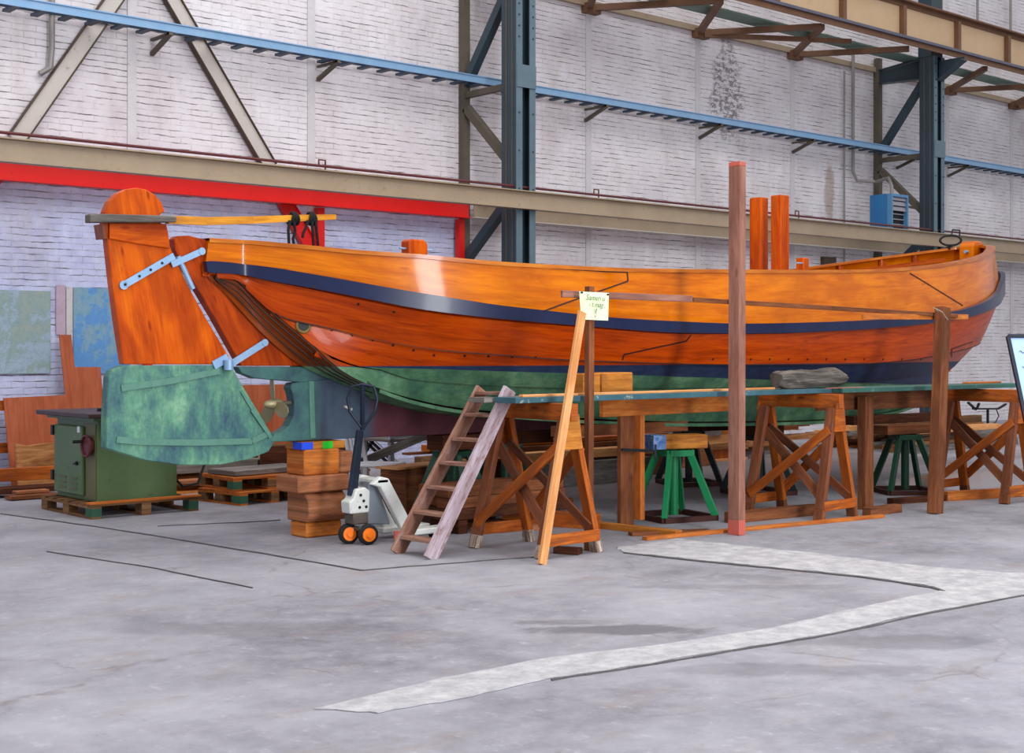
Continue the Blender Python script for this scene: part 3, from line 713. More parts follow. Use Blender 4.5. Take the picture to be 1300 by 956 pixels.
cvS = curve(wS, [(266, 306.5), (310, 308.5), (361.5, 312.3), (458.5, 321.4), (539, 327), (600, 333), (680, 338.5), (775, 343), (850, 344.5), (914, 345), (1032, 345.5), (1120, 344), (1170, 340), (1214, 334.5)], (cs.x, cs.z), (17.4, 3.03))
cvWT = curve(wW, [(262, 332), (323, 337.5), (394, 348), (491, 365.6), (560, 377), (620, 386.6), (683, 394), (775, 403.7), (850, 408), (920, 410.8), (1000, 410), (1088, 407), (1150, 403), (1190, 398), (1222, 391)], (cwt.x, cwt.z), (17.55, 2.72))
cvWB = curve(wW, [(265, 347), (297, 348.5), (361.5, 360), (426, 372), (523, 391.5), (560, 397), (620, 404), (729, 413.5), (868, 423), (938, 423.5), (1057, 420), (1130, 415), (1185, 409), (1220, 403)], (cwb.x, cwb.z), (17.5, 2.45))
c0 = C(262, 348)
CH0 = [(278, 350), (298, 352), (318, 370.5)]
cvL1 = curve(wL1, CH0 + [(345, 394), (362, 403), (388, 409), (426, 417), (491, 432), (560, 443), (620, 448), (714, 455), (788, 458), (930, 461.5), (1076, 461), (1150, 456), (1190, 449.5)], (c0.x, c0.z), (17.2, 1.78))
cvL2 = curve(wL2, CH0 + [(348, 397), (381, 424), (396, 438), (425, 454), (458, 465.5), (481, 469), (523, 482), (620, 489.5), (729, 493), (850, 493), (1000, 490), (1100, 485), (1160, 478)], (c0.x, c0.z), (16.8, 1.42))
cvC = curve(wC, CH0 + [(348, 397), (381, 424), (400, 440), (425, 464), (450, 480), (474.6, 491), (523, 508), (578, 519.7), (649, 527), (751, 534), (830, 537), (908, 537.5), (1054, 534), (1093, 530), (1147, 520)], (c0.x, c0.z), (16.4, 1.17))
rb = [C(x, y) for x, y in ((262, 350), (297, 391), (336, 432), (376, 464), (405, 478), (450, 496), (500, 512), (560, 524))]
cvR = dict(w=wR, z=[(p.x, p.z) for p in rb] + [(9.6, .93), (12, .9), (14.5, .93), (15.6, 1.0), (16.35, 1.15)], u0=rb[0].x, u1=16.35)
bot = []
# strake surfaces (near side); rows outer, inner
def surf(cA, cB, mid=2, bulge=0.0, n=NS, us=None):
    a = sample(cA, n, us); b = sample(cB, n, us); rows = []
    for j in range(mid + 1):
        t = j / mid; row = []
        for p, q in zip(a, b):
            x = p.lerp(q, t); x.y -= bulge * math.sin(math.pi * t); row.append(x)
        rows.append(row)
    return rows
def normals(rows):
    N = []
    for j in range(len(rows)):
        r = []
        for i in range(len(rows[0])):
            du = rows[j][min(i + 1, len(rows[0]) - 1)] - rows[j][max(i - 1, 0)]
            dv = rows[min(j + 1, len(rows) - 1)][i] - rows[max(j - 1, 0)][i]
            n = du.cross(dv)
            if n.length < 1e-9: n = V((0, -1, 0))
            n.normalize()
            if n.y > 0 and abs(n.y) > .05: n = -n
            r.append(n)
        N.append(r)
    return N
def off(rows, d, clampc=True):
    N = normals(rows); out = []
    for R, NN in zip(rows, N):
        o = []
        for p, n in zip(R, NN):
            q = p + n * d
            if q.y > VC - .02: q.y = VC - .02
            o.append(q)
        out.append(o)
    return out
def mir(rows): return [[V((p.x, 2 * VC - p.y, p.z)) for p in r] for r in rows]
bvh_v, bvh_f = [], []
def add_bvh(rows):
    b = len(bvh_v); m = len(rows[0])
    for r in rows: bvh_v.extend(r)
    for j in range(len(rows) - 1):
        for i in range(m - 1): bvh_f.append((b + j * m + i, b + j * m + i + 1, b + (j + 1) * m + i + 1, b + (j + 1) * m + i))
def plank(cA, cB, name, mat, outer=0.0, th=.035, mid=2, bulge=0, label=None, n=NS, us=None):
    rows = surf(cA, cB, mid, bulge, n, us); o = off(rows, outer) if outer else rows; i = off(rows, outer - th)
    add_bvh(o)
    res = []
    for f in (lambda r: r, mir):
        mb = MB(); mb.grid(f(o), f(i)); ob = mb.build(name, mat, boat)
        if label: ob['label'] = label
        res.append(ob)
    return res
P_S = plank(cvS, cvWB, 'bulwark_plank', M['hull_top'], .02, .045, 4, .006, 'amber varnished top plank')
wale = plank(cvWT, cvWB, 'rubbing_strake', M['navy'], .085, .06, 1, 0, 'navy blue rubbing strake')
P_1 = plank(cvWB, cvL1, 'hull_plank', M['plank'], .03, .035, 4, .012)
def useam(cA, cB, tol=.012):
    u = cA['u0'] + .3
    while u < 9 and abs(interp(cA['z'], u) - interp(cB['z'], u)) < tol: u += .02
    return u - .04
us1, us2 = useam(cvL1, cvL2), useam(cvL2, cvC)
P_2 = plank(cvL1, cvL2, 'hull_plank', M['plank'], -.002, .035, 4, .008, us=us1)
P_3 = plank(cvL2, cvC, 'bilge_plank', M['plank'], -.03, .035, 4, .01, us=us2)
P_4 = plank(cvC, cvR, 'garboard_plank', M['plank_dark'], -.0, .03, 4, -.02, 'dark brown hollow garboard plank')
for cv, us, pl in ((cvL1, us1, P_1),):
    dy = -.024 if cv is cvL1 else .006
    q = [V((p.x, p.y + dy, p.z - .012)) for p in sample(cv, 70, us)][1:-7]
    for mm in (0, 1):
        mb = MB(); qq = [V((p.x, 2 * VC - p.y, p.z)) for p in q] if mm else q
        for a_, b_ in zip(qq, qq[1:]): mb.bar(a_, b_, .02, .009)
        mb.build('lap_shade_strip', M['seam'], pl[mm])  # dark strip paints the shadow line under the plank lap
BVH = BVHTree.FromPolygons(bvh_v, bvh_f)
def hit(px, py, out=.003):
    r = ray(px, py).normalized(); loc, n, i, d = BVH.ray_cast(V((0, 0, H)), r)
    if loc is None: return None
    if n.dot(r) > 0: n = -n
    return loc + n * out, n
# three darker bent planks over the stern quarter (follow the hull between rabbet and chine)
def quarter(t0, t1, lift):
    a = sample(cvR, NS); b = sample(cvC, NS); sel = 34
    rows = []
    for t in (t0, (t0 + t1) / 2, t1):
        rows.append([a[i].lerp(b[i], t) for i in range(2, sel)])
    return rows
# keel, deadwood, posts (each half-thickness about the centreplane)
def cplate(name, px, half, mat, parent=boat, grain=(1, 0, 0), g2=(0, 0, 1), bev=.006, pts=None):
    pts = pts or [C(x, y) for x, y in px]
    mb = MB(); mb.prism([V((p.x, VC - half, p.z)) for p in pts], (0, 2 * half, 0), grain, g2)
    return mb.build(name, mat, parent, bev=bev)
s0 = cplate('sternpost', [(217, 304), (222, 300), (236, 299.5), (246, 302), (262, 306), (290, 345), (330, 395), (372, 440), (405, 464.5), (303, 464.5), (295, 450), (268, 402), (244, 362), (226, 332), (219, 318)], .05, M['hull_post'], grain=(-.45, 0, 1), g2=(1, 0, .45))
s0['label'] = 'broad orange sternpost at the aft end'
mb = MB(); 
cplate('stern_fin', [(298, 465.5), (440, 465.5), (470, 492), (435, 486), (375, 485), (319, 480), (303, 473.5)], .05, M['keel'])
pts = [C(x, y) for x, y in ((338, 561), (344, 551), (352, 548), (362, 541), (368, 528), (369, 512), (367, 500), (364, 492), (367, 486), (440, 478), (500, 500))]
pts += [V((u, VC, z)) for u, z in ((9.6, .98), (12, .96), (14.5, .98), (15.6, 1.05), (16.2, 1.2), (16.35, 1.12), (15.9, .93), (15.2, .84), (12, .82), (8, .82))] + [C(430, 556.5)]
kl = cplate('keel', None, .06, M['keel'], pts=pts)
mb = MB(); a = C(395, 484, -.063); b = C(397, 556, -.063); mb.bar(a, b, .05, .012, up=(0, 1, 0)); mb.build('band', M['copper'], kl)
stem_o = [(16.2, 1.08), (16.55, 1.28), (16.85, 1.46), (17.12, 1.62), (17.3, 1.82), (17.46, 2.15), (17.54, 2.5), (17.54, 2.85), (17.48, 3.08)]
stem_i = [(17.3, 3.08), (17.36, 2.8), (17.36, 2.5), (17.28, 2.2), (17.12, 1.85), (16.95, 1.68), (16.7, 1.52), (16.4, 1.36), (16.05, 1.18)]
o = cplate('stem', None, .06, M['hull'], pts=[V((u, VC, z)) for u, z in stem_o + stem_i], grain=(.3, 0, 1), g2=(1, 0, -.3))
# cap rail
def sweep(rowS, inw, up, dn, name, mat, far):
    A = []
    for i, p in enumerate(rowS):
        d = (rowS[min(i + 1, len(rowS) - 1)] - rowS[max(i - 1, 0)]); d.z = 0; d.normalize(); n = V((-d.y, d.x, 0))
        if n.y < 0: n = -n
        A.append((p, n))
    r = [[p - n * .035 + V((0, 0, dn)) for p, n in A], [p - n * .035 + V((0, 0, up)) for p, n in A], [p + n * inw + V((0, 0, up)) for p, n in A], [p + n * inw + V((0, 0, dn)) for p, n in A]]
    for R in r:
        for q in R:
            if q.y > VC: q.y = VC
    r.append([q.copy() for q in r[0]])
    if far: r = mir(r)
    mb = MB(); mb.grid(r); bmesh.ops.remove_doubles(mb.bm, verts=mb.bm.verts[:], dist=1e-5); return mb.build(name, mat, boat)
rs = sample(cvS)
for f in (0, 1): sweep(rs, .085, .022, -.012, 'gunwale', M['rail'], f)
# deck
dk = [p for p in rs if 6.3 < p.x < 17.1]
mb = MB(); n1 = [V((p.x, p.y + .06, p.z - .42)) for p in dk]; n2 = [V((p.x, 2 * VC - p.y - .06, p.z - .42)) for p in dk]
mb.grid([n1, n2], [[q - V((0, 0, .03)) for q in n1], [q - V((0, 0, .03)) for q in n2]]); mb.build('deck', M['deckm'], boat)
# bulwark stanchions
for u in (7.5, 8.6, 9.7, 10.8, 11.9, 13.0, 14.0, 14.9, 15.7, 16.3, 16.75):
    for s in (-1, 1):
        y = VC + s * (interp(wS, u) - .055); z = interp(cvS['z'], u); d = interp(wS, u + .05) - interp(wS, u - .05)
        mb = MB(); mb.bar((u, y, z - .45), (u, y - s * .0, z - .02), .09, .05, up=V((d * 10, s * -1, 0)) if False else (0, 1, 0)); mb.build('bulwark_frame', M['inner'], boat, bev=.005)
# inner darker shelf (beam shelf) along the bow inside
for s in (0, 1):
    r = [V((p.x, p.y + .085, p.z - .1)) for p in dk if p.x > 15.0 and p.y < VC - .2]; r2 = [V((q.x, q.y + .05, q.z)) for q in r]
    R = [r, r2, [q - V((0, 0, .05)) for q in r2], [q - V((0, 0, .05)) for q in r], [q.copy() for q in r]]
    mb = MB(); mb.grid(mir(R) if s else R); mb.build('shelf', M['inner'], boat)
# stem head block with bolt
mb = MB(); mb.prism([(17.12, VC - .11, 2.6), (17.12, VC - .11, 3.04), (17.18, VC - .11, 3.1), (17.34, VC - .11, 3.1), (17.34, VC - .11, 2.6)], (0, .22, 0)); k_ = mb.build('stem_head', M['hull_top'], boat, bev=.02, seg=2)
mb = MB(); mb.cyl((17.12, VC - .02, 2.95), (17.06, VC - .02, 2.95), .022, 10); mb.build('bolt', M['steelstrap'], k_)
# mooring ring fitting on far gunwale
q = P(1210, 315, 10.75); zz = interp(cvS['z'], 16.1)
for i in range(48):
    uu = 15 + i * .05; pr = V((uu, VC + interp(wS, uu) - .04, interp(cvS['z'], uu)))
    X = pr.x * CA - pr.y * SA; Z = pr.x * SA + pr.y * CA
    if 650 + 1750 * X / Z > 1205: break
mb = MB(); mb.torus((pr.x, pr.y, pr.z + .13), (-.8, -.6, .1), .1, .018, 24, 8, 1.4, .7); mb.box(pr.x - .08, pr.x + .08, pr.y - .03, pr.y + .03, pr.z + .0, pr.z + .04); mb.build('fairlead', M['black'], boat)
mb = MB(); mb.tube([pr + V((.02, 0, .2)), pr + V((.05, 0, .28)), pr + V((.2, -.02, .28)), pr + V((.2, -.02, .2))], .012, 6); mb.build('fairlead_pin', M['black'], boat)
# bitt aft, with cross pin
def zsheer(u): return interp(cvS['z'], u)
b0 = P(530, 330, 9.6); 
mb = MB(); ub = b0.x
mb.prism([(ub - .12, 9.55, 2.0), (ub - .13, 9.55, P(515, 306, 9.6).z), (ub - .1, 9.55, P(515, 303.5, 9.6).z), (ub + .04, 9.55, P(536, 305, 9.6).z), (ub + .075, 9.55, P(538, 310, 9.6).z), (ub + .1, 9.55, 2.0)], (0, .12, 0)); bt = mb.build('bitt', M['hull'], boat, bev=.012, seg=2)
a = P(507, 315, 9.6); b = P(548, 318, 9.6); mb = MB(); mb.cyl((a.x, 9.6, a.z), (b.x, 9.6, b.z), .009, 8); mb.build('pin', M['steelstrap'], bt)
# mast case posts and forward bitt
def post(px0, px1, ytop, v, name, mat, dv=.16):
    a = P(px0, ytop, v); b = P(px1, ytop, v)
    mb = MB(); mb.box(a.x + .0, b.x, v, v + dv, 1.9, (a.z + b.z) / 2, 'z'); return mb.build(name, mat, boat, bev=.008)
def post2(pc, side, front, ytop, v, name, mat):
    """near vertical corner at pixel pc; left face width side px, front face width front px"""
    a = P(pc, ytop, v); Z = a.x * SA + a.y * CA
    du = front * Z / FPX / CA; dvv = side * Z / FPX / SA
    mb = MB(); mb.box(a.x, a.x + du, v, v + dvv, 1.9, a.z, 'z'); return mb.build(name, mat, boat, bev=.008)
post2(965.5, 12, 12, 250, 10.18, 'mast_case_post', M['hull'])
post2(991.5, 11, 13, 247, 9.84, 'mast_case_post', M['hull'])
b2 = post2(1020, 8, 9, 327, 9.6, 'forward_bitt', M['hull'])
a = P(1010, 334, 9.6); b = P(1020, 334, 9.6); mb = MB(); mb.cyl((a.x, a.y, a.z), (b.x + .05, b.y + .02, b.z), .01, 6); mb.build('pin', M['steelstrap'], b2)
# seams, scarfs and nails found on the hull skin
def seam(px, parent, wid=.012, name='seam', mat=None, n=10):
    q = []
    for (x0, y0), (x1, y1) in zip(px, px[1:]):
        for j in range(n):
            h = hit(x0 + (x1 - x0) * j / n, y0 + (y1 - y0) * j / n)
            if h: q.append(h)
    h = hit(*px[-1]);
    if h: q.append(h)
    mb = MB()
    for (a, na), (b, nb) in zip(q, q[1:]):
        if (b - a).length > 1e-3: mb.bar(a, b, wid, .006, up=na)
    return mb.build(name, mat or M['seam'], parent)
seam([(690, 395), (720, 384), (797, 357), (796, 345.5)], P_S[0], .012)
seam([(700, 340.5), (770, 345), (797, 346)], P_S[0], .008)
seam([(1155, 347), (1170, 356), (1222, 388)], P_S[0], .012)
seam([(790, 457), (792, 450), (871, 433), (877, 425)], P_1[0], .012)
seam([(1208, 453), (1208, 443), (1234, 434)], P_1[0], .01)
# clinker steps are real; the lap strips only paint shade under them
def nails(curve_px, parent):
    for x, y in curve_px:
        h = hit(x, y, .0)
        if h:
            a, n = h; mb = MB(); mb.cyl(a, a + n * .004, .012, 8); mb.build('nail', M['seam'], parent)
nails([(x, 411 + (x - 388) * .245) for x in range(395, 560, 26)] + [(x, 452 + (x - 600) * .02) for x in range(590, 700, 30)], P_1[0])
nails([(x, 456) for x in range(905, 1180, 24)], P_1[0])
nails([(398, 352 + 12), (455, 372 + 14), (500, 382 + 14)], P_1[0])
# porthole
h = hit(385, 413.5); a, n = h
mb = MB(); mb.torus(a, n, .055, .013, 24, 8); ph = mb.build('porthole', M['bronzering'], boat)
mb = MB(); mb.cyl(a - n * .01, a + n * .004, .05, 20); mb.build('dark_glass', M['black'], ph)
h = hit(316, 340); 
# lighter keel zinc anode
a = P(437, 516, VC - .07); b = P(446, 520, VC - .07); mb = MB(); mb.bar(a, b, .02, .03, up=(0, 1, 0)); mb.build('anode', M['tan2'], kl)
# bent quarter planks
for (t0, t1, nm) in ((.28, .3, 0), (.5, .52, 0), (.72, .74, 0), (.9, .92, 0)):
    a = sample(cvR, NS); b = sample(cvC, NS); q = []
    for i in range(3, 60):
        p = a[i].lerp(b[i], t0); q.append(p + V((-.004, -.016, 0)))
    mb = MB()
    for p0, p1 in zip(q, q[1:]): mb.bar(p0, p1, .009, .012, up=(0, 1, 0))
    mb.build('seam', M['seam'], P_4[0])
# rudder
HR = .045
rud = cplate('rudder', [(133, 303), (129, 284), (130, 270), (136, 256), (146, 246), (158, 240.5), (170, 239), (183, 241.5), (194, 248), (202, 258), (206, 268.5), (200, 273), (201, 284), (207.6, 285), (210, 305), (216, 322), (238, 367.6), (259.5, 406.5), (287, 452), (284, 462.5), (154, 462.5), (145, 405), (138, 350)], HR, M['hull'], grain=(-.2, 0, 1), g2=(1, 0, .2))
rud['label'] = 'tall orange rudder with rounded head'
for s in (-1, 1):
    pts = [C(x, y) for x, y in ((134, 284), (206, 285), (209, 300), (211, 316), (170, 310), (134, 303.5))]
    mb = MB(); mb.prism([V((p.x, VC + s * HR, p.z)) for p in pts], (0, s * .025, 0), (1, 0, 0), (0, 0, 1)); mb.build('cheek', M['hull'], rud, bev=.004)
mb = MB(); a = C(128, 285); b = C(130, 304); mb.bar((a.x - .012, VC, a.z), (b.x - .006, VC, b.z), .14, .03, up=(1, 0, 0)); mb.build('cheek_end', M['hull_dark'], rud)
bl = cplate('rudder_blade', [(134.6, 478), (139, 470), (152.4, 464), (288.7, 463.5), (306.5, 494), (325, 524), (343.8, 555.7), (343, 563), (337, 573), (311, 583), (275.7, 589.7), (227, 590), (181.6, 584), (131.4, 568.7), (132, 520)], HR + .008, M['rudder_green'], parent=rud)
bl['label'] = 'verdigris green lower blade'
def strap(px, v, wid, th, mat, parent, name='strap', rnd=True):
    q = [P(x, y, v) for x, y in px]; mb = MB()
    for a, b in zip(q, q[1:]): mb.bar(a, b, th, wid, up=(b - a).cross(V((0, 1, 0))))
    o = mb.build(name, mat, parent)
    return o, q
HV = VC - HR - .014
strap([(154, 493), (215, 484), (279, 471)], HV - .004, .05, .008, M['copper'], bl)
strap([(148, 558), (180, 561), (250, 562), (320, 560), (341, 550)], HV - .004, .05, .008, M['copper'], bl)
strap([(306, 496), (327, 531), (343, 556)], HV - .004, .022, .01, M['copper'], bl, 'edge_strip')
strap([(320, 520), (342, 552)], HV - .01, .035, .012, M['copper'], bl, 'edge_strip')
o, q = strap([(157, 362), (221, 325)], HV, .055, .012, M['steelstrap'], rud, 'hinge_strap')
mb = MB(); mb.cyl(V((q[0].x, HV - .006, q[0].z)), V((q[0].x, HV + .006, q[0].z)), .035, 16); mb.build('strap_end', M['steelstrap'], rud)
for t in (.02, .3, .52, .75):
    p = q[0].lerp(q[1], t); mb = MB(); mb.cyl((p.x, HV - .012, p.z), (p.x, HV - .004, p.z), .011, 8); mb.build('bolt', M['black'], rud)
o, q = strap([(218, 336), (256, 319)], VC - .075, .05, .012, M['steelstrap'], boat, 'hinge_strap')
mb = MB(); mb.cyl(V((q[1].x, VC - .086, q[1].z)), V((q[1].x, VC - .066, q[1].z)), .03, 16); mb.build('strap_end', M['steelstrap'], o)
a = C(222, 326); b = C(241, 367); mb = MB(); mb.cyl(V((a.x, VC - .05, a.z)), V((b.x, VC - .05, b.z)), .022, 12); mb.build('hinge_pin', M['steelstrap'], boat)
strap([(271, 464), (289, 454)], HV, .07, .014, M['steelstrap'], rud, 'hinge_strap')
o, q = strap([(289, 465), (336, 435)], VC - .075, .055, .012, M['steelstrap'], boat, 'hinge_strap')
mb = MB(); mb.cyl(V((q[1].x, VC - .086, q[1].z)), V((q[1].x, VC - .066, q[1].z)), .03, 16); mb.build('strap_end', M['steelstrap'], o); mb = MB(); mb.cyl(V((q[0].x, VC - .09, q[0].z - .03)), V((q[0].x, VC - .09, q[0].z + .05)), .04, 12); mb.build('hinge_knuckle', M['steelstrap'], o)
# propeller
hb = C(347, 513); ax = V((1, 0, .04)).normalized()
pr_ = MB(); pr_.lathe([(.012, -.09), (.03, -.07), (.042, -.02), (.045, .05), (.04, .07)], hb, ax, 20); prop = pr_.build('propeller', M['bronze'], boat)
mb = MB(); mb.cyl(hb + ax * .06, hb + ax * .34, .02, 12); mb.build('shaft', M['brace'], prop)
def blade(ang):
    rows = []; thn = []
    d = V((0, math.sin(ang), math.cos(ang))); t = ax.cross(d).normalized()
    for i in range(9):
        f = i / 8; r = .03 + .2 * f; wd = .022 + .042 * math.sin(math.pi * min(1, f * .8 + .08)) ** .9; 
        if i == 8: wd = .02
        pitch = math.radians(70 - 5 * f); cdir = (t * math.cos(math.pi / 2 - pitch) + ax * math.sin(math.pi / 2 - pitch))
        cdir = t * math.sin(pitch) - ax * math.cos(pitch) * .6
        row = [hb + d * r + cdir * (wd * s) + ax.cross(d) * 0 for s in (-1, -.5, 0, .5, 1)]
        rows.append(row)
    n = [[p + cdirn for p in r] for r, cdirn in zip(rows, [ax * .007] * 9)]
    mb = MB(); mb.grid(rows, n); return mb.build('blade', M['bronze'], prop)
for k in range(3): blade(math.radians(10 + 120 * k))
# tiller: grey butt, yellow pole
q = [(98, 277.5), (212, 279.5)]
tl = cplate('tiller', None, .05, M['deckgrey'], pts=[P(104, 273, VC), P(213, 275.5, VC), P(213, 283.5, VC), P(104, 284, VC)], grain=(1, 0, 0))
tl.data.transform(Matrix.Translation((0, -.1, 0)))
tl['label'] = 'grey weathered tiller butt with yellow pole'
pts = [P(x, y, VC - .1) for x, y in ((212, 279), (260, 281), (320, 279.5), (380, 277), (425, 275.5))]
mb = MB(); 
rr = [.032, .032, .03, .027, .022]
for i in range(4): mb.bar(pts[i], pts[i + 1], rr[i] * 2, rr[i] * 2, w2=rr[i + 1] * 2, h2=rr[i + 1] * 2)
mb.build('tiller_pole', M['tiller'], tl)
# ropes on the tiller
def rope(px, tails, lab):
    c = P(px, 277.5, VC - .1); e = empty('rope', (c.x, c.y, c.z), lab, 'rope', None)
    mb = MB(); 
    for k in range(3): mb.torus((c.x + (k - 1) * .02, c.y, c.z), (1, .1 * (k - 1), .25 * (k - 1)), .05, .013, 18, 6)
    mb.build('coil', M['rope'], e)
    for tt in tails:
        mb = MB(); mb.tube([P(x, y, VC - .1 - .05) for x, y in tt], .012, 6); mb.build('tail', M['rope'], e)
rope(372, [[(368, 280), (366, 292), (367, 311)], [(373, 280), (375, 294), (372, 303), (373, 311)]], 'black rope knotted round the tiller pole, the left of two lashings')
rope(394, [[(391, 280), (388, 290), (385, 296), (384, 302)], [(396, 280), (397, 295), (398, 312)], [(400, 278), (402, 293), (404, 312)]], 'black rope knotted round the tiller pole nearest its free end')

# ------------------------------------------------------------------ trestles
def make_trestle(label, group):
    e = empty('trestle', (0, 0, 0), label, 'trestle', group)
    LX, SP, HT = .40, .30, 1.03   # half length (along y), half foot spread (x), apex height
    def leg(sx, sy):
        top = V((sx * .045, sy * (LX - .02), HT + .02)); foot = V((sx * SP, sy * LX, 0)); k = foot.lerp(top, .1)
        mb = MB(); mb.bar(k, top, .095, .055, up=(1, 0, 0)); l = mb.build('leg', M['trestle2'] if sx < 0 else M['trestle'], e, local=True, bev=.004)  # brown on this side's legs paints in the shade of their faces
        mb = MB(); mb.bar(V((foot.x, foot.y, .0)), k, .1, .065, up=(1, 0, 0), w2=.096, h2=.056); mb.build('foot', M['feet'], l, local=True, bev=.004)
    for sy in (-1, 1):
        for sx in (-1, 1): leg(sx, sy)
        mb = MB(); y = sy * (LX + .04); mb.bar((-SP + .02, y, .14), (SP - .01, y, .14), .025, .09); mb.build('crossbar', M['trestle'], e, local=True, bev=.003)
        mb = MB(); y0 = sy * (LX + .03); mb.prism([(-.1, y0, HT - .2), (.1, y0, HT - .2), (.06, y0, HT + .07), (-.06, y0, HT + .07)], (0, sy * .022, 0), (1, 0, 0), (0, 0, 1)); mb.build('gusset', M['yellow'] if sy < 0 else M['trestle'], e, local=True, bev=.003)
    mb = MB(); mb.box(-.04, .04, -LX - .06, LX + .06, HT + .02, HT + .155, 'y'); mb.build('top_beam', M['trestle'], e, local=True, bev=.004)
    for sx in (-1, 1):
        f = lambda z, y: V((sx * (SP + .035 - (SP - .045) * z / HT), y, z))
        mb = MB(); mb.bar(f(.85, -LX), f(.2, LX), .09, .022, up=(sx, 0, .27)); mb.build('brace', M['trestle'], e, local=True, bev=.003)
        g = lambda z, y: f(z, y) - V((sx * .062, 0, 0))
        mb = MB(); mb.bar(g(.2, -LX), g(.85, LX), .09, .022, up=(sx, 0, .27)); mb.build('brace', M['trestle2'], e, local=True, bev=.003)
    return e
t1 = make_trestle('orange trestle behind the leaning plank and beside the short ladder', 'trestles under the work platform')
t1.location = (7.43, 8.2, 0)
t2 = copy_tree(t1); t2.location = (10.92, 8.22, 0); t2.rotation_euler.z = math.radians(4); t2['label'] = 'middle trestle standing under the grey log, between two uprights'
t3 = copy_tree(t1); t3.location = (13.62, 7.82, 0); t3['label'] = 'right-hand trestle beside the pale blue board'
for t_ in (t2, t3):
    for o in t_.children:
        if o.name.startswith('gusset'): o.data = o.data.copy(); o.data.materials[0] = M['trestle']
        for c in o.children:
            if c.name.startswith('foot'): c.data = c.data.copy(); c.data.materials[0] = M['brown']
# platform boards
def pboard(p0, p1, w_, h_, mat, lab, name='platform_board', group=None, bev=.003, cat='board'):
    mb = MB(); mb.bar(p0, p1, w_, h_); return thing(mb, name, mat, lab, cat, group, bev)
pboard((7.03, 8.11, 1.213), (11.1, 8.11, 1.213), .26, .045, M['teal'], 'long teal painted platform board resting on the left and middle trestles')
pboard((6.95, 8.36, 1.21), (11.15, 8.36, 1.21), .2, .04, M['deckgrey'], 'grey weathered plank behind the long teal platform board')
pboard((7.12, 8.02, 1.246), (10.35, 8.1, 1.246), .05, .02, M['pale'], 'thin pale lath lying on the long teal board', 'lath', cat='plank')
pboard((11.12, 8.05, 1.215), (14.35, 7.95, 1.215), .38, .045, M['teal2'], 'green painted platform board on the middle and right-hand trestles')
pboard((10.9, 7.9, 1.24), (11.5, 7.9, 1.24) , .03, .006, M['redpaint'], 'small red strip at the joint of the platform boards', 'red_strip', cat='strip')
pboard((13.6, 8.02, 1.247), (14.25, 8.02, 1.247), .1, .018, M['orangeblock'], 'short brown offcut lying on the right end of the platform', 'offcut', cat='plank')
# yellow timber block on platform
a = P(742, 496, 8.3); b = P(805, 496, 8.3)
e = empty('timber_block', (a.x, 8.3, 1.236), 'yellow pine block standing on the platform against the hull', 'block')
z1 = P(770, 473, 8.3).z
mb = MB(); xm = P(765, 496, 8.24).x; mb.box(xm, P(804, 490, 8.24).x, 8.24, 8.44, 1.24, z1); mb.build('right_piece', M['yellow'], e, bev=.01)
mb = MB(); mb.box(P(741, 490, 8.26).x, xm - .002, 8.26, 8.44, 1.24, z1 - .005); mb.build('left_piece', M['yellow'], e, bev=.008)
# grey log
def logmesh():
    mb = MB(); p0 = P(985, 478, 8.08); p1 = P(1072, 474, 8.08); rows = []; n = 14; seg = 12
    p0.z = p1.z = 1.33
    for i in range(n + 1):
        f = i / n; c = p0.lerp(p1, f); r = .085 * (1 + .1 * math.sin(f * 9)) * (1 if f < .85 else 1 - (f - .85) * 3.2) * (1 if f > .03 else .8)
        row = []
        for k in range(seg):
            t = 2 * math.pi * k / seg; rr = r * (1 + .16 * math.sin(3 * t + f * 4) + random.uniform(-.07, .07))
            row.append(mb.bm.verts.new(c + V((random.uniform(-.015, .015), math.cos(t) * rr * 1.1, max(math.sin(t) * rr, -.088)))))
        rows.append(row)
    for i in range(n):
        for k in range(seg):
            f = mb.bm.faces.new((rows[i][k], rows[i][(k + 1) % seg], rows[i + 1][(k + 1) % seg], rows[i + 1][k]))
            for l, q in zip(f.loops, ((i * .06, k * .05), (i * .06, k * .05 + .05), (i * .06 + .06, k * .05 + .05), (i * .06 + .06, k * .05))): l[mb.uv].uv = q
    mb.bm.faces.new(rows[0][::-1]); mb.bm.faces.new(rows[-1]); return mb
thing(logmesh(), 'log', M['log'], 'cracked grey weathered log lying on the platform', 'log')
# uprights
e = empty('tall_upright', (9.38, 7.73, 0), 'tall reddish-brown timber upright reaching above the boat, red paint at its foot', 'post')
b0 = V((9.36, 7.72, 0)); t0 = P(936, 206, 7.8)
kk = b0.lerp(t0, .04)
k2 = b0.lerp(t0, .988)
mb = MB(); mb.bar(kk, k2, .085, .125, up=(0, 1, 0)); mb.build('timber', M['redwood'], e, bev=.003)
mb = MB(); mb.bar(b0, kk, .086, .126, up=(0, 1, 0)); mb.build('painted_foot', M['redpaint'], e, bev=.003)
mb = MB(); mb.bar(k2, t0, .086, .126, up=(0, 1, 0)); mb.build('painted_tip', M['redpaint'], e, bev=.003)
a = G(1187, 652); b = P(1197, 390, a.y + .05)
mb = MB(); mb.bar(a, b, .14, .1, up=(0, 1, 0)); thing(mb, 'timber_upright', M['brown'], 'brown timber upright standing at the right end of the batten', 'post', bev=.004)
UP = (7.73, 7.9)
mb = MB(); mb.bar((7.74, 7.9, .0), (7.75, 7.9, P(737, 363, 7.9).z), .06, .055, up=(0, 1, 0)); thing(mb, 'timber_upright', M['brown'], 'thin brown timber upright behind the pinned note', 'post', bev=.003)
a = P(688, 712, 7.6); a.z = 0; b = P(739, 396, 7.82)
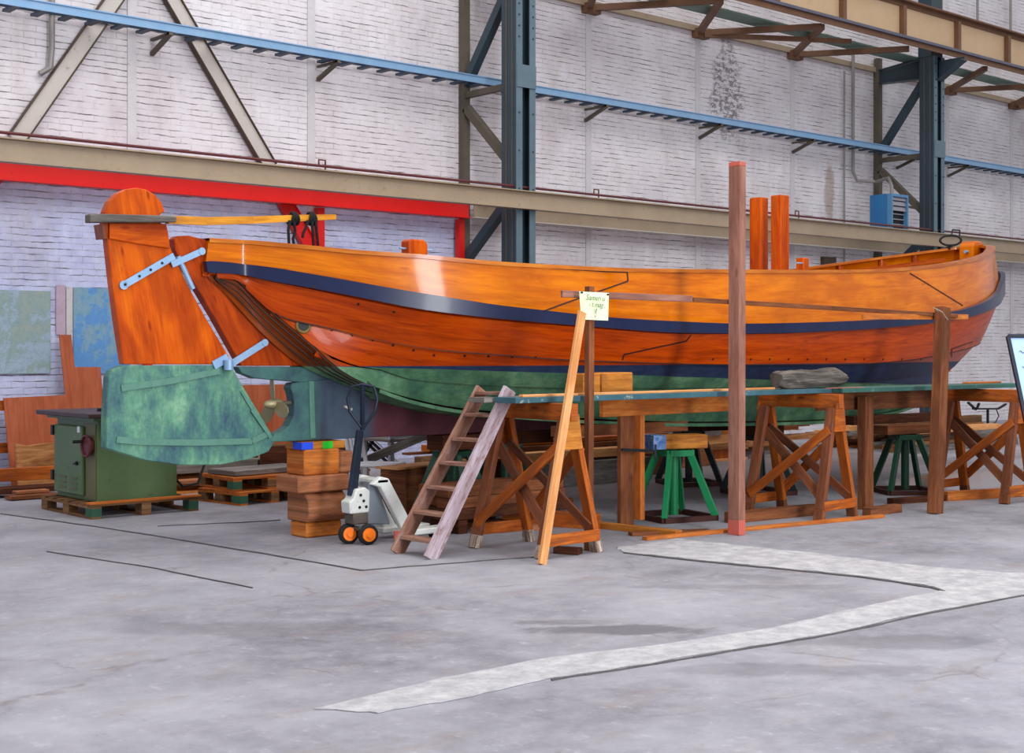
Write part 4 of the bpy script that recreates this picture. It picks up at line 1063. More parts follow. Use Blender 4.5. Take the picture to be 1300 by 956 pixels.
mb = MB(); mb.bar(a + V((0, 0, 0)), b, .075, .03, up=(0, 1, .1)); thing(mb, 'leaning_plank', M['pale'], 'pale pine plank leaning against the thin upright in front of the left trestle', 'plank', bev=.003)
mb = MB(); mb.bar(P(713, 373, 7.96), P(878, 379.5, 7.86), .03, .055); thing(mb, 'batten', M['redwood'], 'reddish batten fixed behind the pinned note, left half of the guide rail', 'batten', bev=.003)
mb = MB(); mb.bar(P(880, 380.5, 7.9), P(1215, 401, 7.53), .03, .04); thing(mb, 'batten', M['brown'], 'thin brown batten running from the tall upright to the right upright', 'batten', bev=.003)
mb = MB(); mb.bar(P(1095, 402, 7.64), P(1228, 402.5, 7.55), .03, .055); thing(mb, 'batten', M['orangeblock'], 'short orange-red batten tied at the head of the right upright', 'batten', bev=.003)
q = P(1192, 396, 7.4)
mb = MB(); mb.tube([P(1186, 391, 7.36), P(1196, 396, 7.33), P(1203, 406, 7.36), P(1200, 404, 7.5), P(1190, 396, 7.5), P(1186, 391, 7.36)], .006, 6)
thing(mb, 'cord', M['tan'], 'thin cord lashing round the head of the right upright', 'cord')
# the note
e = empty('paper_note', P(754, 405, 7.86), 'pale green handwritten note pinned to the thin upright', 'note')
pl = [P(x, y, v) for x, y, v in ((735.5, 370, 7.86), (773, 372, 7.84), (772, 407, 7.82), (738, 405.5, 7.85))]
mb = MB(); mb.prism(pl, (0, .003, 0)); mb.build('paper', M['note'], e)
def text(s, px, py, size, rot=0, v=7.84):
    cu = bpy.data.curves.new('writing', 'FONT'); cu.body = s; cu.size = size; cu.extrude = .0005; cu.shear = .2
    o = bpy.data.objects.new('writing', cu); COL.objects.link(o); dg = bpy.context.evaluated_depsgraph_get()
    me = bpy.data.meshes.new_from_object(o.evaluated_get(dg)); bpy.data.objects.remove(o)
    q = P(px, py, v); ob = bpy.data.objects.new('writing', me); COL.objects.link(ob)
    me.transform(Matrix.Translation(q) @ Matrix.Rotation(rot, 4, 'Y') @ Matrix.Rotation(math.pi / 2, 4, 'X') ); return ob
for s, px, py, size in (('Samen u', 744, 380.5, .062), ('- t mag', 747, 389, .058), ('!', 754, 402.5, .1)):
    o = text(s, px, py, size, .03, 7.815); o.data.materials.append(M['ink'])
    o.data.transform(Matrix.Translation(-e.location)); o.parent = e
for x, y in ((738, 371.5), (771, 374)):
    q = P(x, y, 7.84); mb = MB(); mb.cyl(q, q - V((0, .012, 0)), .008, 8); mb.build('pin', M['black'], e)
# posts and beams behind platform
e = empty('clamped_post', (9.15, 8.75, 0), 'pair of brown planks clamped together standing left of the bright green stand', 'post')
a = G(793, 667); a = V((9.02, 8.72, 0))
mb = MB(); mb.bar((9.03, 8.74, 0), (9.03, 8.74, 1.15), .17, .05, up=(0, 1, 0)); mb.build('plank', M['brown'], e, bev=.003)
mb = MB(); mb.bar((9.15, 8.7, .06), (9.15, 8.7, 1.03), .06, .12, up=(0, 1, 0)); mb.build('plank', M['orangeblock'], e, bev=.003)
mb = MB(); mb.bar((8.9, 8.66, .71), (9.3, 8.62, .68), .02, .025); mb.bar((9.28, 8.6, .62), (9.3, 8.62, .74), .02, .02); mb.build('clamp', M['black'], e)
pboard((8.5, 8.52, 1.095), (10.32, 8.52, 1.1), .05, .15, M['orangeblock'], 'orange-brown beam under the long teal board, above the green stand', 'support_beam', cat='beam')
pboard((11.32, 8.32, 1.09), (13.05, 8.05, 1.09), .05, .18, M['brown'], 'brown beam under the green board between middle and right trestles', 'support_beam', cat='beam')
pboard((11.2, 8.38, 1.165), (13.05, 8.15, 1.175), .12, .03, M['brown'], 'flat brown plank directly under the green platform board', 'support_plank', cat='plank')
mb = MB(); mb.box(11.78, 11.92, 8.06, 8.16, 0, 1.14, 'z'); thing(mb, 'timber_upright', M['brown'], 'short brown post standing just right of the middle trestle', 'post', bev=.004)
# ladder
e = empty('short_ladder', (6.9, 8.5, 0), 'short worn wooden step ladder leaning on the platform with seven treads', 'ladder')
A0, A1 = G(503, 703), P(612, 494, 8.66); B0, B1 = G(546, 710), P(647, 494, 8.24)
A0 = V((A0.x, A0.y, 0)); 
nrm = (A1 - A0).cross(B0 - A0).normalized()
mb = MB(); mb.bar(A0, A1, .03, .13, up=nrm); mb.build('stile', M['ladder'], e, bev=.003)
mb = MB(); mb.bar(B0, B1, .03, .13, up=nrm); s_ = mb.build('stile', M['ladder_pale'], e, bev=.003); s_['label'] = 'whitish worn stile'
for f in (.1, .25, .4, .545, .69, .84, .975):
    a = A0.lerp(A1, f); b = B0.lerp(B1, f)
    mb = MB(); mb.bar(a, b, .13, .025, up=(0, 0, 1)); mb.build('tread', M['ladder'], e, bev=.002)
# ------------------------------------------------------------------ blocks under keel
def block(x0, x1, y0, y1, z0, z1, mat, lab, name='timber_block', axis='x', group='timber blocks stacked under the keel'):
    mb = MB(); mb.box(x0, x1, y0, y1, z0, z1, axis); return thing(mb, name, mat, lab, 'block', group, .012)
block(6.42, 6.78, 9.98, 10.24, 0, .135, M['orangeblock'], 'orange-brown block at the very bottom of the stack under the keel')
mb = MB(); x0, x1, y0, y1, z0, z1 = 6.4, 6.8, 9.96, 10.26, .137, .39
mb.prism([(x0, y0 + .0, z0), (x0, y1, z0), (x0, y1, z1), (x0, y0 + .03, z1), (x0, y0 - .05, z1 - .08), (x0, y0 - .05, z0 + .05)], (x1 - x0, 0, 0), (1, 0, 0), (0, 0, 1)); thing(mb, 'timber_block', M['pinkblock'], 'chamfered pinkish block, second from the bottom of the keel stack', 'block', 'timber blocks stacked under the keel', .01)
block(6.3, 6.82, 9.92, 10.28, .392, .535, M['pinkblock'], 'wide flat brown block in the middle of the keel stack')
block(6.38, 6.74, 9.95, 10.24, .537, .755, M['orangeblock'], 'large orange knotty block near the top of the keel stack')
block(6.76, 6.9, 9.98, 10.22, .537, .725, M['pinkblock'], 'small pinkish block beside the large knotty block')
e = empty('timber_block', (6.55, 10.1, .757), 'thin yellow block with blue and green paint directly under the keel', 'block', 'timber blocks stacked under the keel')
mb = MB(); mb.box(6.36, 6.8, 9.96, 10.22, .757, .82); mb.build('timber', M['yellow'], e, bev=.004)
mb = MB(); mb.box(6.358, 6.47, 9.957, 10.1, .758, .819); mb.build('blue_patch', M['bluepaint'], e)
mb = MB(); mb.box(6.57, 6.67, 9.957, 10.1, .758, .819); mb.build('green_patch', M['greenpaint'], e)
# ------------------------------------------------------------------ pallet jack
e = empty('pallet_jack', (6.65, 9.45, 0), 'white hand pallet jack with orange-hubbed wheels and dark handle in front of the keel blocks', 'pallet jack')
jx, jy = 6.56, 9.42
def wheel(x, y, z, r, wd):
    mb = MB(); mb.lathe([(r * .82, -wd / 2), (r, -wd / 2 + .012), (r, wd / 2 - .012), (r * .82, wd / 2)], (x, y, z), (0.25, 1, 0), 28); o = mb.build('wheel', M['rubber'], e)
    mb = MB(); mb.lathe([(r * .66, -wd / 2 - .008), (r * .66, wd / 2 + .008)], (x, y, z), (.25, 1, 0), 24); mb.lathe([(r * .3, -wd / 2 - .02), (r * .3, wd / 2 + .02)], (x, y, z), (.25, 1, 0), 16); mb.build('hub', M['orange_plastic'], o)
wheel(jx + .03, jy - .1, .085, .085, .055); wheel(jx - .06, jy + .05, .085, .085, .055)
mb = MB(); mb.box(jx - .09, jx + .06, jy - .07, jy + .07, .17, .26); mb.cyl((jx - .02, jy - .1, .13), (jx - .02, jy + .1, .13), .02, 10); mb.build('axle_block', M['brace'], e, bev=.01)
mb = MB(); mb.prism([(jx - .12, jy - .065, .26), (jx + .07, jy - .065, .26), (jx + .08, jy - .065, .44), (jx + .03, jy - .065, .47), (jx - .06, jy - .065, .46), (jx - .09, jy - .065, .38), (jx - .13, jy - .065, .36)], (0, .13, 0)); pb = mb.build('pump_housing', M['jack'], e, bev=.012, seg=2)
for dx, dz in ((-.02, .41), (.01, .36), (-.03, .31), (.035, .31)): mb = MB(); mb.cyl((jx + dx, jy - .073, dz), (jx + dx, jy - .064, dz), .012, 10); mb.build('bolt', M['black'], pb)
mb = MB(); mb.prism([(jx + .05, jy - .05, .16), (jx + .3, jy - .05, .14), (jx + .16, jy - .05, .5), (jx + .08, jy - .05, .52)], (0, .1, 0)); mb.build('hydraulic_body', M['jackgrey'], e, bev=.01)
for s in (-1, 1):
    y = jy + s * .13
    mb = MB(); mb.prism([(jx + .03, y - .03, .5), (jx + .12, y - .03, .56), (jx + .2, y - .03, .54), (jx + .47, y - .03, .1), (jx + .5, y - .03, .04), (jx + .36, y - .03, .04), (jx + .34, y - .03, .1), (jx + .12, y - .03, .47)], (0, .06, 0)); mb.build('frame_arm', M['jack'], e, bev=.01, seg=2)
    mb = MB(); mb.box(jx + .3, jx + .8, y - .075, y + .075, .05, .1); mb.build('fork', M['jack'], e, bev=.01)
    wx = jx + .7; mb = MB(); mb.cyl((wx, y - .04, .037), (wx, y + .04, .037), .037, 16); mb.build('load_roller', M['rubber'], e)
mb = MB(); mb.box(jx + .08, jx + .2, jy - .16, jy + .16, .5, .54); mb.build('frame_top', M['jack'], e, bev=.01)
mb = MB(); mb.box(jx + .25, jx + .36, jy - .17, jy - .155, .03, .1); mb.build('red_sticker', M['redpaint'], e)
hz = 1.0
mb = MB(); mb.bar((jx - .06, jy, .4), (jx + .02, jy, .94), .075, .055, up=(0, 1, 0), w2=.055, h2=.045); hd = mb.build('handle_shaft', M['jackhandle'], e, bev=.006)
cx, cz = jx + .045, 1.12
rv = V((CA, -SA, 0))
cpt = V((cx, jy, 0))
lp = [(0, -.18), (.11, -.03), (.13, .08), (.1, .19), (.0, .21), (-.1, .19), (-.13, .08), (-.11, -.03), (0, -.18)]
lp = [(x * .95, z * .95) for x, z in lp]
mb = MB(); mb.tube([cpt + rv * x + V((0, 0, cz + z)) for x, z in lp], .013, 10); mb.build('handle_loop', M['jackhandle'], e)
mb = MB(); mb.bar(cpt + V((0, 0, cz - .18)), cpt + V((0, 0, cz + .2)), .03, .025, up=(0, 1, 0)); mb.build('lever', M['jackhandle'], e)
# ------------------------------------------------------------------ green stands
def stand(loc, mat, label, group, rz=0, hh=.66, base=True, top=.16):
    e = empty('steel_stand', (loc[0], loc[1], 0), label, 'stand', group, rz)
    for k in range(4):
        a = math.pi / 2 * k; d = V((math.cos(a), math.sin(a), 0))
        mb = MB(); mb.bar(d * .4 + V((0, 0, .04)), d * top + V((0, 0, hh - .04)), .065, .05, up=(d.y, -d.x, 0)); mb.build('leg', mat, e, local=True, bev=.003)
        d2 = V((math.cos(a + math.pi / 2), math.sin(a + math.pi / 2), 0))
        mb = MB(); mb.bar(d * .41 + V((0, 0, .025)), d2 * .41 + V((0, 0, .025)), .05, .05); mb.build('base_bar', M['rustbase'], e, local=True)
        mb = MB(); mb.bar(d * (top + .02) + V((0, 0, hh - .03)), d2 * (top + .02) + V((0, 0, hh - .03)), .05, .055); mb.build('top_bar', mat, e, local=True)
    mb = MB(); mb.cyl((0, 0, .04), (0, 0, hh - .02), .045, 12); mb.build('centre_post', mat, e, local=True)
    return e
grp = 'steel stands under the boat'
stand((9.8, 8.85), M['greenstand'], 'bright green steel stand holding a block with faded blue paint', grp, math.radians(30))
stand((13.55, 8.75), M['greendark'], 'dark green steel stand behind the right timber upright', grp, math.radians(10))
stand((12.45, 11.0), M['blackgreen'], 'blackish steel stand seen beyond the bright green one', grp, math.radians(20))
stand((12.2, 9.75), M['blackgreen'], 'blackish steel stand seen between the legs of the middle trestle', grp, math.radians(30))
stand((8.15, 10.15), M['greendark'], 'dark green steel stand under the keel behind the ladder', grp, math.radians(-20))
stand((9.2, 10.6), M['greendark'], 'dark green steel stand behind the left trestle', grp, math.radians(15))
e = empty('support_block', (9.8, 8.85, .67), 'yellow-brown block with faded blue paint on the bright green stand', 'block')
mb = MB(); mb.bar(V((9.56, 8.95, .735)), V((10.1, 8.75, .735)), .22, .13); mb.build('timber', M['yellow'], e, bev=.006)
mb = MB(); mb.bar(V((9.557, 8.9512, .735)), V((9.68, 8.9057, .735)), .224, .132); mb.build('blue_patch', M['bluewash'], e)
pboard((13.2, 8.85, .715), (13.95, 8.7, .715), .25, .1, M['brown'], 'brown block on the dark green stand behind the right upright', 'support_block', cat='block')
pboard((12.0, 9.75, .715), (12.4, 9.75, .715), .4, .1, M['darkwood'], 'dark block on the stand behind the middle trestle', 'support_block', cat='block')
pboard((7.9, 10.1, .745), (8.5, 10.1, .745), .25, .14, M['darkwood'], 'dark block on the stand behind the ladder', 'support_block', cat='block')
pboard((9.0, 10.4, .745), (9.5, 10.3, .745), .25, .14, M['darkwood'], 'dark block under the keel behind the left trestle', 'support_block', cat='block')
pboard((12.2, 10.7, .725), (12.7, 10.6, .725), .3, .12, M['darkwood'], 'dark block on the far blackish stand', 'support_block', cat='block')
pboard((8.7, 9.32, .85), (10.35, 9.22, .85), .14, .1, M['brown'], 'dark brown beam under the hull above the bright green stand', 'support_beam', cat='beam')
pboard((12.9, 9.05, .82), (14.6, 8.95, .82), .14, .1, M['darkwood'], 'dark beam under the hull beside the right upright', 'support_beam', cat='beam')
pboard((13.4, 9.35, .79), (15.2, 9.2, .79), .2, .04, M['orangeblock'], 'thin orange plank wedged under the forefoot', 'wedge_plank', cat='plank')

# ------------------------------------------------------------------ saw on pallet
def pallet(x0, x1, y0, y1, z, label, matd, group=None, name='pallet', rz=0):
    cxx, cyy = (x0 + x1) / 2, (y0 + y1) / 2
    e = empty(name, (cxx, cyy, z), label, 'pallet', group, rz); hx, hy = (x1 - x0) / 2, (y1 - y0) / 2
    for i in range(7):
        x = -hx + .05 + i * (2 * hx - .1) / 6
        mb = MB(); mb.box(-hx, hx, -hy + .05 + i * (2 * hy - .1) / 6 - .045, -hy + .05 + i * (2 * hy - .1) / 6 + .045, .118, .138); mb.build('deck_board', matd, e, local=True)
    for i in (-1, 0, 1):
        mb = MB(); x = i * (hx - .05); mb.box(x - .05, x + .05, -hy, hy, .1, .118, 'y'); mb.build('stringer', matd, e, local=True)
        mb = MB(); mb.box(x - .05, x + .05, -hy, hy, 0, .02, 'y'); mb.build('bottom_board', matd, e, local=True)
        for j in (-1, 0, 1):
            mb = MB(); y = j * (hy - .07); mb.box(x - .05, x + .05, y - .07, y + .07, .02, .1); mb.build('block', M['greenwood'] if (i == 1 and j == -1) or (i, j) == (-1, -1) else M['pallet'], e, local=True)
    return e
pallet(5.6, 6.72, 12.42, 13.6, 0, 'wooden pallet under the green machine', M['pallet'])
pboard((5.58, 12.46, .148), (6.75, 12.46, .148), .1, .02, M['pallet_orange'], 'orange board lying along the front of the machine pallet', 'loose_board', cat='plank')
e = empty('table_saw', (6.1, 13, .138), 'dull green cabinet table saw standing on a pallet at left', 'machine')
sx0, sx1, sy0, sy1, sz0, sz1 = 5.72, 6.56, 12.56, 13.5, .138, .93
mb = MB(); mb.box(sx0, sx1, sy0, sy1, sz0, sz1, 'z'); cab = mb.build('cabinet', M['saw'], e, bev=.01)
mb = MB(); mb.box(sx0 - .012, sx0 - .001, sy0 + .02, sy0 + .24, sz0 + .03, sz1 - .04); mb.build('side_panel', M['saw2'], e)
mb = MB(); mb.box(sx0 - .04, sx0 - .003, sy0 + .26, sy1 - .02, sz0 + .05, sz1 - .07, 'y'); dr = mb.build('door', M['saw'], e, bev=.008)
for k in range(3):
    for y in (sy0 + .36, sy0 + .62): mb = MB(); mb.bar((sx0 - .044, y, .25 + k * .05), (sx0 - .044, y + .16, .25 + k * .05), .012, .014); mb.build('vent', M['saw2'], dr)
mb = MB(); mb.cyl((sx0 - .06, sy0 + .36, .5), (sx0 - .04, sy0 + .36, .5), .02, 10); mb.bar((sx0 - .06, sy0 + .36, .5), (sx0 - .06, sy0 + .41, .49), .015, .015); mb.build('latch', M['black'], dr)
for z in (.3, .75):
    mb = MB(); mb.box(sx0 - .055, sx0 - .01, sy1 - .02, sy1 + .03, z, z + .1, 'z'); mb.build('hinge', M['black'], e)
mb = MB(); mb.box(sx0 - .044, sx0 - .041, sy0 + .3, sy0 + .36, .8, .86); mb.build('plate', M['white'], e)
mb = MB(); mb.torus((sx0 - .06, sy0 + .12, .68), (1, 0, 0), .1, .014, 24, 8); mb.cyl((sx0 - .055, sy0 + .12, .68), (sx0 - .02, sy0 + .12, .68), .085, 20); hw_ = mb.build('handwheel', M['pipe'], e)
mb = MB(); mb.cyl((sx0 - .07, sy0 + .2, .72), (sx0 - .15, sy0 + .22, .72), .016, 10); mb.build('crank_handle', M['black'], hw_)
mb = MB(); mb.box(5.58, 6.75, 12.44, 13.7, .955, 1.0); mb.build('table_top', M['sawtop'], e, bev=.008)
mb = MB(); mb.box(5.66, 6.6, 12.5, 13.6, .925, .955); mb.build('top_frame', M['saw'], e)
mb = MB(); mb.box(5.9, 6.6, 12.9, 12.96, 1.0, 1.03); mb.cyl((6.05, 12.7, 1.0), (6.05, 12.7, 1.04), .02, 8); mb.build('fence', M['black'], e)
mb = MB(); mb.tube([V((6.56, 12.9, .45)), V((6.8, 12.9, .2)), V((7.0, 12.95, .22)), V((7.1, 13.0, .4)), V((7.15, 13.0, .62))], .013, 6); mb.build('power_cable', M['rubber'], e)
# ------------------------------------------------------------------ left background
pts = [(15, 612), (4.5, 505.4), (83, 501.6), (75.3, 425), (90.4, 425), (95, 466), (127.5, 466), (133, 525), (143, 615)]
def lean(px, py):
    f = (py - 420) / 190; return P(px, py, 16.3 - .35 * max(0, min(1, f)))
q = [lean(x, y) for x, y in pts]; zmin = min(p.z for p in q)
for p in q: p.z = p.z - min(0, zmin) if p.z < .1 else p.z
for p in q:
    if p.z < .15: p.z = .01
mb = MB(); mb.prism(q, (0, .018, 0), (0, 0, 1), (1, 0, 0)); thing(mb, 'plywood_cutout', M['plywood'], 'stepped reddish plywood cut-out leaning on the wall below the maps', 'board')
q = [P(x, y, 15.75) for x, y in ((24, 604), (20, 563), (35, 566), (55, 563), (72, 562), (78, 604))]
for p in q:
    if p.z < .2: p.z = .01
mb = MB(); mb.prism(q, (0, .05, 0), (1, 0, 0), (0, 0, 1)); thing(mb, 'wood_slab', M['slab'], 'pale live-edge wood slab leaning at the foot of the plywood cut-out', 'board', bev=.006)
for (x0, y0, x1, y1, v, z, w_, h_, mt, lab) in (
    (-40, 606, 80, 604, 15.2, .22, .1, .14, 'trestle', 'long orange plank on the floor pile at far left'),
    (-30, 618, 75, 618, 15.0, .07, .3, .06, 'darkwood', 'dark plank under the orange plank at far left'),
    (10, 628, 68, 630, 14.6, .03, .2, .04, 'brown', 'short brown plank on the floor left of the machine'),
    (18, 626, 60, 624, 14.7, .07, .12, .03, 'pinkblock', 'narrow board lying across the short brown plank')):
    a = P(x0, y0, v); b = P(x1, y1, v); a.z = b.z = z
    pboard(a, b, w_, h_, M[mt], lab, 'floor_plank', 'planks heaped at far left', cat='plank')
for z, lab in ((.45, 'lower orange rail of the rack at the left edge'), (.95, 'upper orange rail of the rack at the left edge')):
    a = P(-20, 500, 16.2); b = P(9, 500, 16.2); pboard((a.x, 16.2, z), (b.x, 16.2, z), .06, .12, M['trestle'], lab, 'rack_rail', cat='plank')
# boxes beyond the rudder
def at(px, py, v): r = P(px, py, v); return r.x
def backbox(px0, px1, ytop, ybot, v, dep, mat, lab, name='wooden_box', cat='box', group=None):
    a = P(px0, ybot, v); b = P(px1, ybot, v); t = P((px0 + px1) / 2, ytop, v); z0 = max(0, (a.z + b.z) / 2)
    if z0 < .12: z0 = 0
    mb = MB(); mb.box(a.x, b.x, v, v + dep, z0, t.z); return thing(mb, name, mat, lab, cat, group, .006)
backbox(222, 246, 590, 612, 14.6, .4, M['orangeblock'], 'orange timber offcut just right of the green machine', 'offcut', 'block')
backbox(247, 281, 583, 612, 14.9, .05, M['plywood'], 'dark reddish board standing below the rudder blade', 'board_offcut', 'board')
pallet(7.2, 8.1, 12.55, 13.3, .0, 'orange pallet, lower of two, left of the keel blocks', M['pallet_orange'], 'pallets left of the keel blocks', rz=.1)
pallet(7.25, 8.15, 12.6, 13.4, .14, 'orange pallet, upper of two, left of the keel blocks', M['pallet_orange'], 'pallets left of the keel blocks', rz=-.05)
pboard((7.3, 13.0, .31), (8.3, 13.1, .31), .5, .05, M['deckgrey'], 'grey board lying on the orange pallets', 'loose_board', cat='plank')
# lead-grey junk and crates behind
backbox(330, 352, 583, 600, 14.2, .4, M['black'], 'small black crate behind the orange pallets', 'crate', 'crate')
backbox(300, 328, 575, 600, 14.4, .4, M['darkwood'], 'dark brown crate behind the orange pallets', 'crate', 'crate')
backbox(303, 345, 487, 502, 15.6, .04, M['plywood'], 'reddish board seen through the propeller opening', 'board_offcut', 'board')
o = bpy.data.objects['board_offcut.001']; 
mb = MB(); qq = P(303, 487, 15.6); q2 = P(368, 487, 15.6); mb.box(qq.x, q2.x, 15.6, 15.65, 0, qq.z - .02, 'z'); 
bpy.data.objects.remove(o); thing(mb, 'plywood_sheet', M['plywood'], 'reddish sheet standing behind the propeller', 'board')
# stacked beams between the ladder and keel blocks
z = .12
mb = None
pl_ = [(7.25, 8.9), (7.3, 8.85), (7.2, 8.8), (7.35, 8.9)]
for i, (a, b) in enumerate(pl_[:3]):
    for j in range(2):
        y = 9.42 + j * .205
        mb = MB(); mb.bar((a + .2 + random.uniform(-.05, .05), y, z + .05), (b + random.uniform(-.1, .1), y, z + .05), .19, .098)
        thing(mb, 'stacked_beam', M[('darkwood', 'brown', 'brown', 'darkwood')[i]], 'rough brown beam in the stack behind the short ladder', 'beam', 'beams stacked behind the short ladder', .006)
    z += .1
for x in (7.55, 8.6):
    mb = MB(); mb.box(x, x + .1, 9.32, 9.72, 0, .118, 'y'); thing(mb, 'bearer', M['darkwood'], 'short bearer under the beam stack behind the ladder', 'block', 'bearers under the beam stack')
# crates and boards behind (x 460-600, y 573-620)
def crate(x0, x1, y0, y1, z0, z1, mat, lab):
    e = empty('open_crate', ((x0 + x1) / 2, (y0 + y1) / 2, z0), lab, 'crate')
    for nm, bx in (('front', (x0, x1, y0, y0 + .02, z0, z1)), ('back', (x0, x1, y1 - .02, y1, z0, z1)), ('side', (x0, x0 + .02, y0 + .02, y1 - .02, z0, z1)), ('side', (x1 - .02, x1, y0 + .02, y1 - .02, z0, z1)), ('bottom', (x0 + .02, x1 - .02, y0 + .02, y1 - .02, z0, z0 + .02))):
        mb = MB(); mb.box(*bx); mb.build(nm, mat, e)
crate(8.0, 8.75, 10.68, 11.1, .0, .45, M['brown'], 'open brown crate behind the pallet jack')
pboard((7.85, 10.8, .463), (9.1, 11.05, .463), .3, .02, M['pale'], 'pale board lying on the open crate', 'loose_board', cat='plank')
crate(9.2, 9.8, 11.2, 11.7, 0, .42, M['darkwood'], 'second open crate behind the ladder, darker than the first')
# aluminium frame table
e = empty('metal_table', (9.3, 12.2, 0), 'light metal table frame seen under the keel behind the ladder', 'table')
for x in (8.75, 9.9):
    for y in (11.95, 12.45): mb = MB(); mb.box(x - .025, x + .025, y - .025, y + .025, 0, .78, 'z'); mb.build('leg', M['alu'], e)
mb = MB(); mb.box(8.7, 9.95, 11.9, 12.5, .62, .65); mb.build('shelf', M['deckgrey'], e)
mb = MB(); mb.box(8.7, 9.95, 11.9, 11.93, .66, .7); mb.build('front_rail', M['alu'], e)
mb = MB(); mb.bar((8.3, 11.9, .42), (9.6, 11.9, .8), .03, .09); mb.build('sloping_board', M['deckgrey'], e)
# white plastic chair
ch = empty('plastic_chair', (8.25, 11.5, 0), 'white plastic garden chair seen under the keel', 'chair', rz=.6)
for sx in (-.2, .2):
    for sy in (-.2, .2): mb = MB(); mb.bar((sx * 1.1, sy * 1.1, 0), (sx, sy, .43), .045, .045, up=(0, 1, 0)); mb.build('leg', M['white'], ch, local=True)
mb = MB(); mb.box(-.23, .23, -.23, .23, .42, .45); mb.build('seat', M['white'], ch, local=True, bev=.01)
mb = MB()
for i in range(5): x = -.16 + i * .08; mb.bar((x, .22, .5), (x, .27, .82 - abs(x) * .3), .03, .012, up=(0, 1, 0))
mb.tube([(-.22, .21, .45), (-.22, .26, .72), (-.14, .28, .84), (0, .285, .87), (.14, .28, .84), (.22, .26, .72), (.22, .21, .45)], .022, 8); mb.build('backrest', M['white'], ch, local=True)
# crossed metal struts behind the jack
e = empty('folded_frame', (8.6, 13.7, 0), 'dark crossed metal frame standing behind the pallet jack', 'frame')
for a, b in (((447, 600), (478, 552)), ((440, 600), (470, 552)), ((455, 552), (495, 590)), ((462, 552), (505, 592))):
    p = P(*a, 13.7); q = P(*b, 13.7); mb = MB(); mb.bar(p, q, .03, .035, up=(0, 1, 0)); mb.build('strut', M['black'], e)
    mb = MB(); mb.bar(p + V((.03, 0, .03)), q + V((.03, 0, .03)), .012, .012, up=(0, 1, 0)); mb.build('strut', M['alu'], e)
mb = MB(); mb.box(8.2, 9.4, 13.68, 13.72, 0, .5); mb.build('lower_panel', M['darkwood'], e)
# ------------------------------------------------------------------ lumber heaps in the background
def heap(n, u0, u1, v0, v1, grp, lab, maxlayers=6, seed=1, mats=('brown', 'darkwood', 'pinkblock', 'orangeblock', 'pale', 'deckgrey', 'pallet', 'slab')):
    rnd = random.Random(seed); lanes = {}
    for i in range(n):
        lane = rnd.randrange(int((v1 - v0) / .32)); L = rnd.uniform(1.4, 3.2); uc = rnd.uniform(u0 + L / 2, u1 - L / 2)
        # find height on lane
        zt = 0
        for (a, b, t) in lanes.get(lane, []):
            if a < uc + L / 2 and b > uc - L / 2: zt = max(zt, t)
        if zt > maxlayers * .07: continue
        h = rnd.choice((.03, .05, .08, .12)); w_ = rnd.uniform(.12, .27); v = v0 + .16 + lane * .32
        lanes.setdefault(lane, []).append((uc - L / 2, uc + L / 2, zt + h + .002))
        an = rnd.uniform(-.015, .015)
        mb = MB(); mb.bar((uc - L / 2, v - an, zt + h / 2), (uc + L / 2, v + an, zt + h / 2), w_, h)
        thing(mb, 'lumber_board', M[rnd.choice(mats)], lab, 'plank', grp)
heap(70, 10.5, 18.5, 12.9, 14.8, 'boards heaped behind the middle of the boat', 'rough sawn board in the lumber heap seen below the middle of the boat', 9, 3)
heap(48, 18.6, 22.2, 11.9, 14.4, 'boards heaped behind the bow', 'rough sawn board in the lumber heap seen below the bow', 6, 5)
heap(24, 6.9, 10.3, 13.9, 15.8, 'boards heaped behind the keel blocks', 'board in the heap against the wall beyond the keel blocks', 6, 8)
# larger beams near x 590-790
pboard((9.9, 11.9, .14), (12.6, 11.9, .14), .3, .28, M['deckgrey'], 'big grey squared timber on the floor seen left of the clamped post', 'squared_timber', cat='beam')
pboard((10.2, 11.95, .36), (12.8, 11.95, .36), .2, .1, M['pale'], 'pale timber lying on the big grey squared timber', 'squared_timber', cat='beam')
pboard((10.6, 12.3, .5), (13.4, 12.3, .5), .2, .05, M['trestle'], 'bright orange board on top of the timber heap left of the clamped post', 'lumber_board', cat='plank')
pboard((10.6, 12.3, .235), (13.4, 12.3, .235), .3, .46, M['brown'], 'thick brown timber under the bright orange board', 'squared_timber', cat='beam')
backbox(830, 855, 588, 602, 13.3, .3, M['pale'], 'pale box end seen under the bright green stand', 'wooden_box', 'box')
backbox(866, 905, 565, 597, 12.6, .3, M['pinkblock'], 'reddish-brown trunk piece beside the tall upright', 'timber_stump', 'block')
q = P(895, 556, 13.2)
mb = MB(); mb.lathe([(.035, 0), (.035, .14), (.02, .17), (.02, .2)], (q.x, 13.2, q.z - .12), seg=14); thing(mb, 'white_bottle', M['white'], 'small white bottle standing beyond the tall upright', 'bottle')
mb = MB(); mb.box(q.x - .1, q.x + .7, 13.05, 13.35, 0, q.z - .12, 'z'); thing(mb, 'wooden_bench', M['trestle'], 'low orange bench under the white bottle', 'bench', bev=.005)
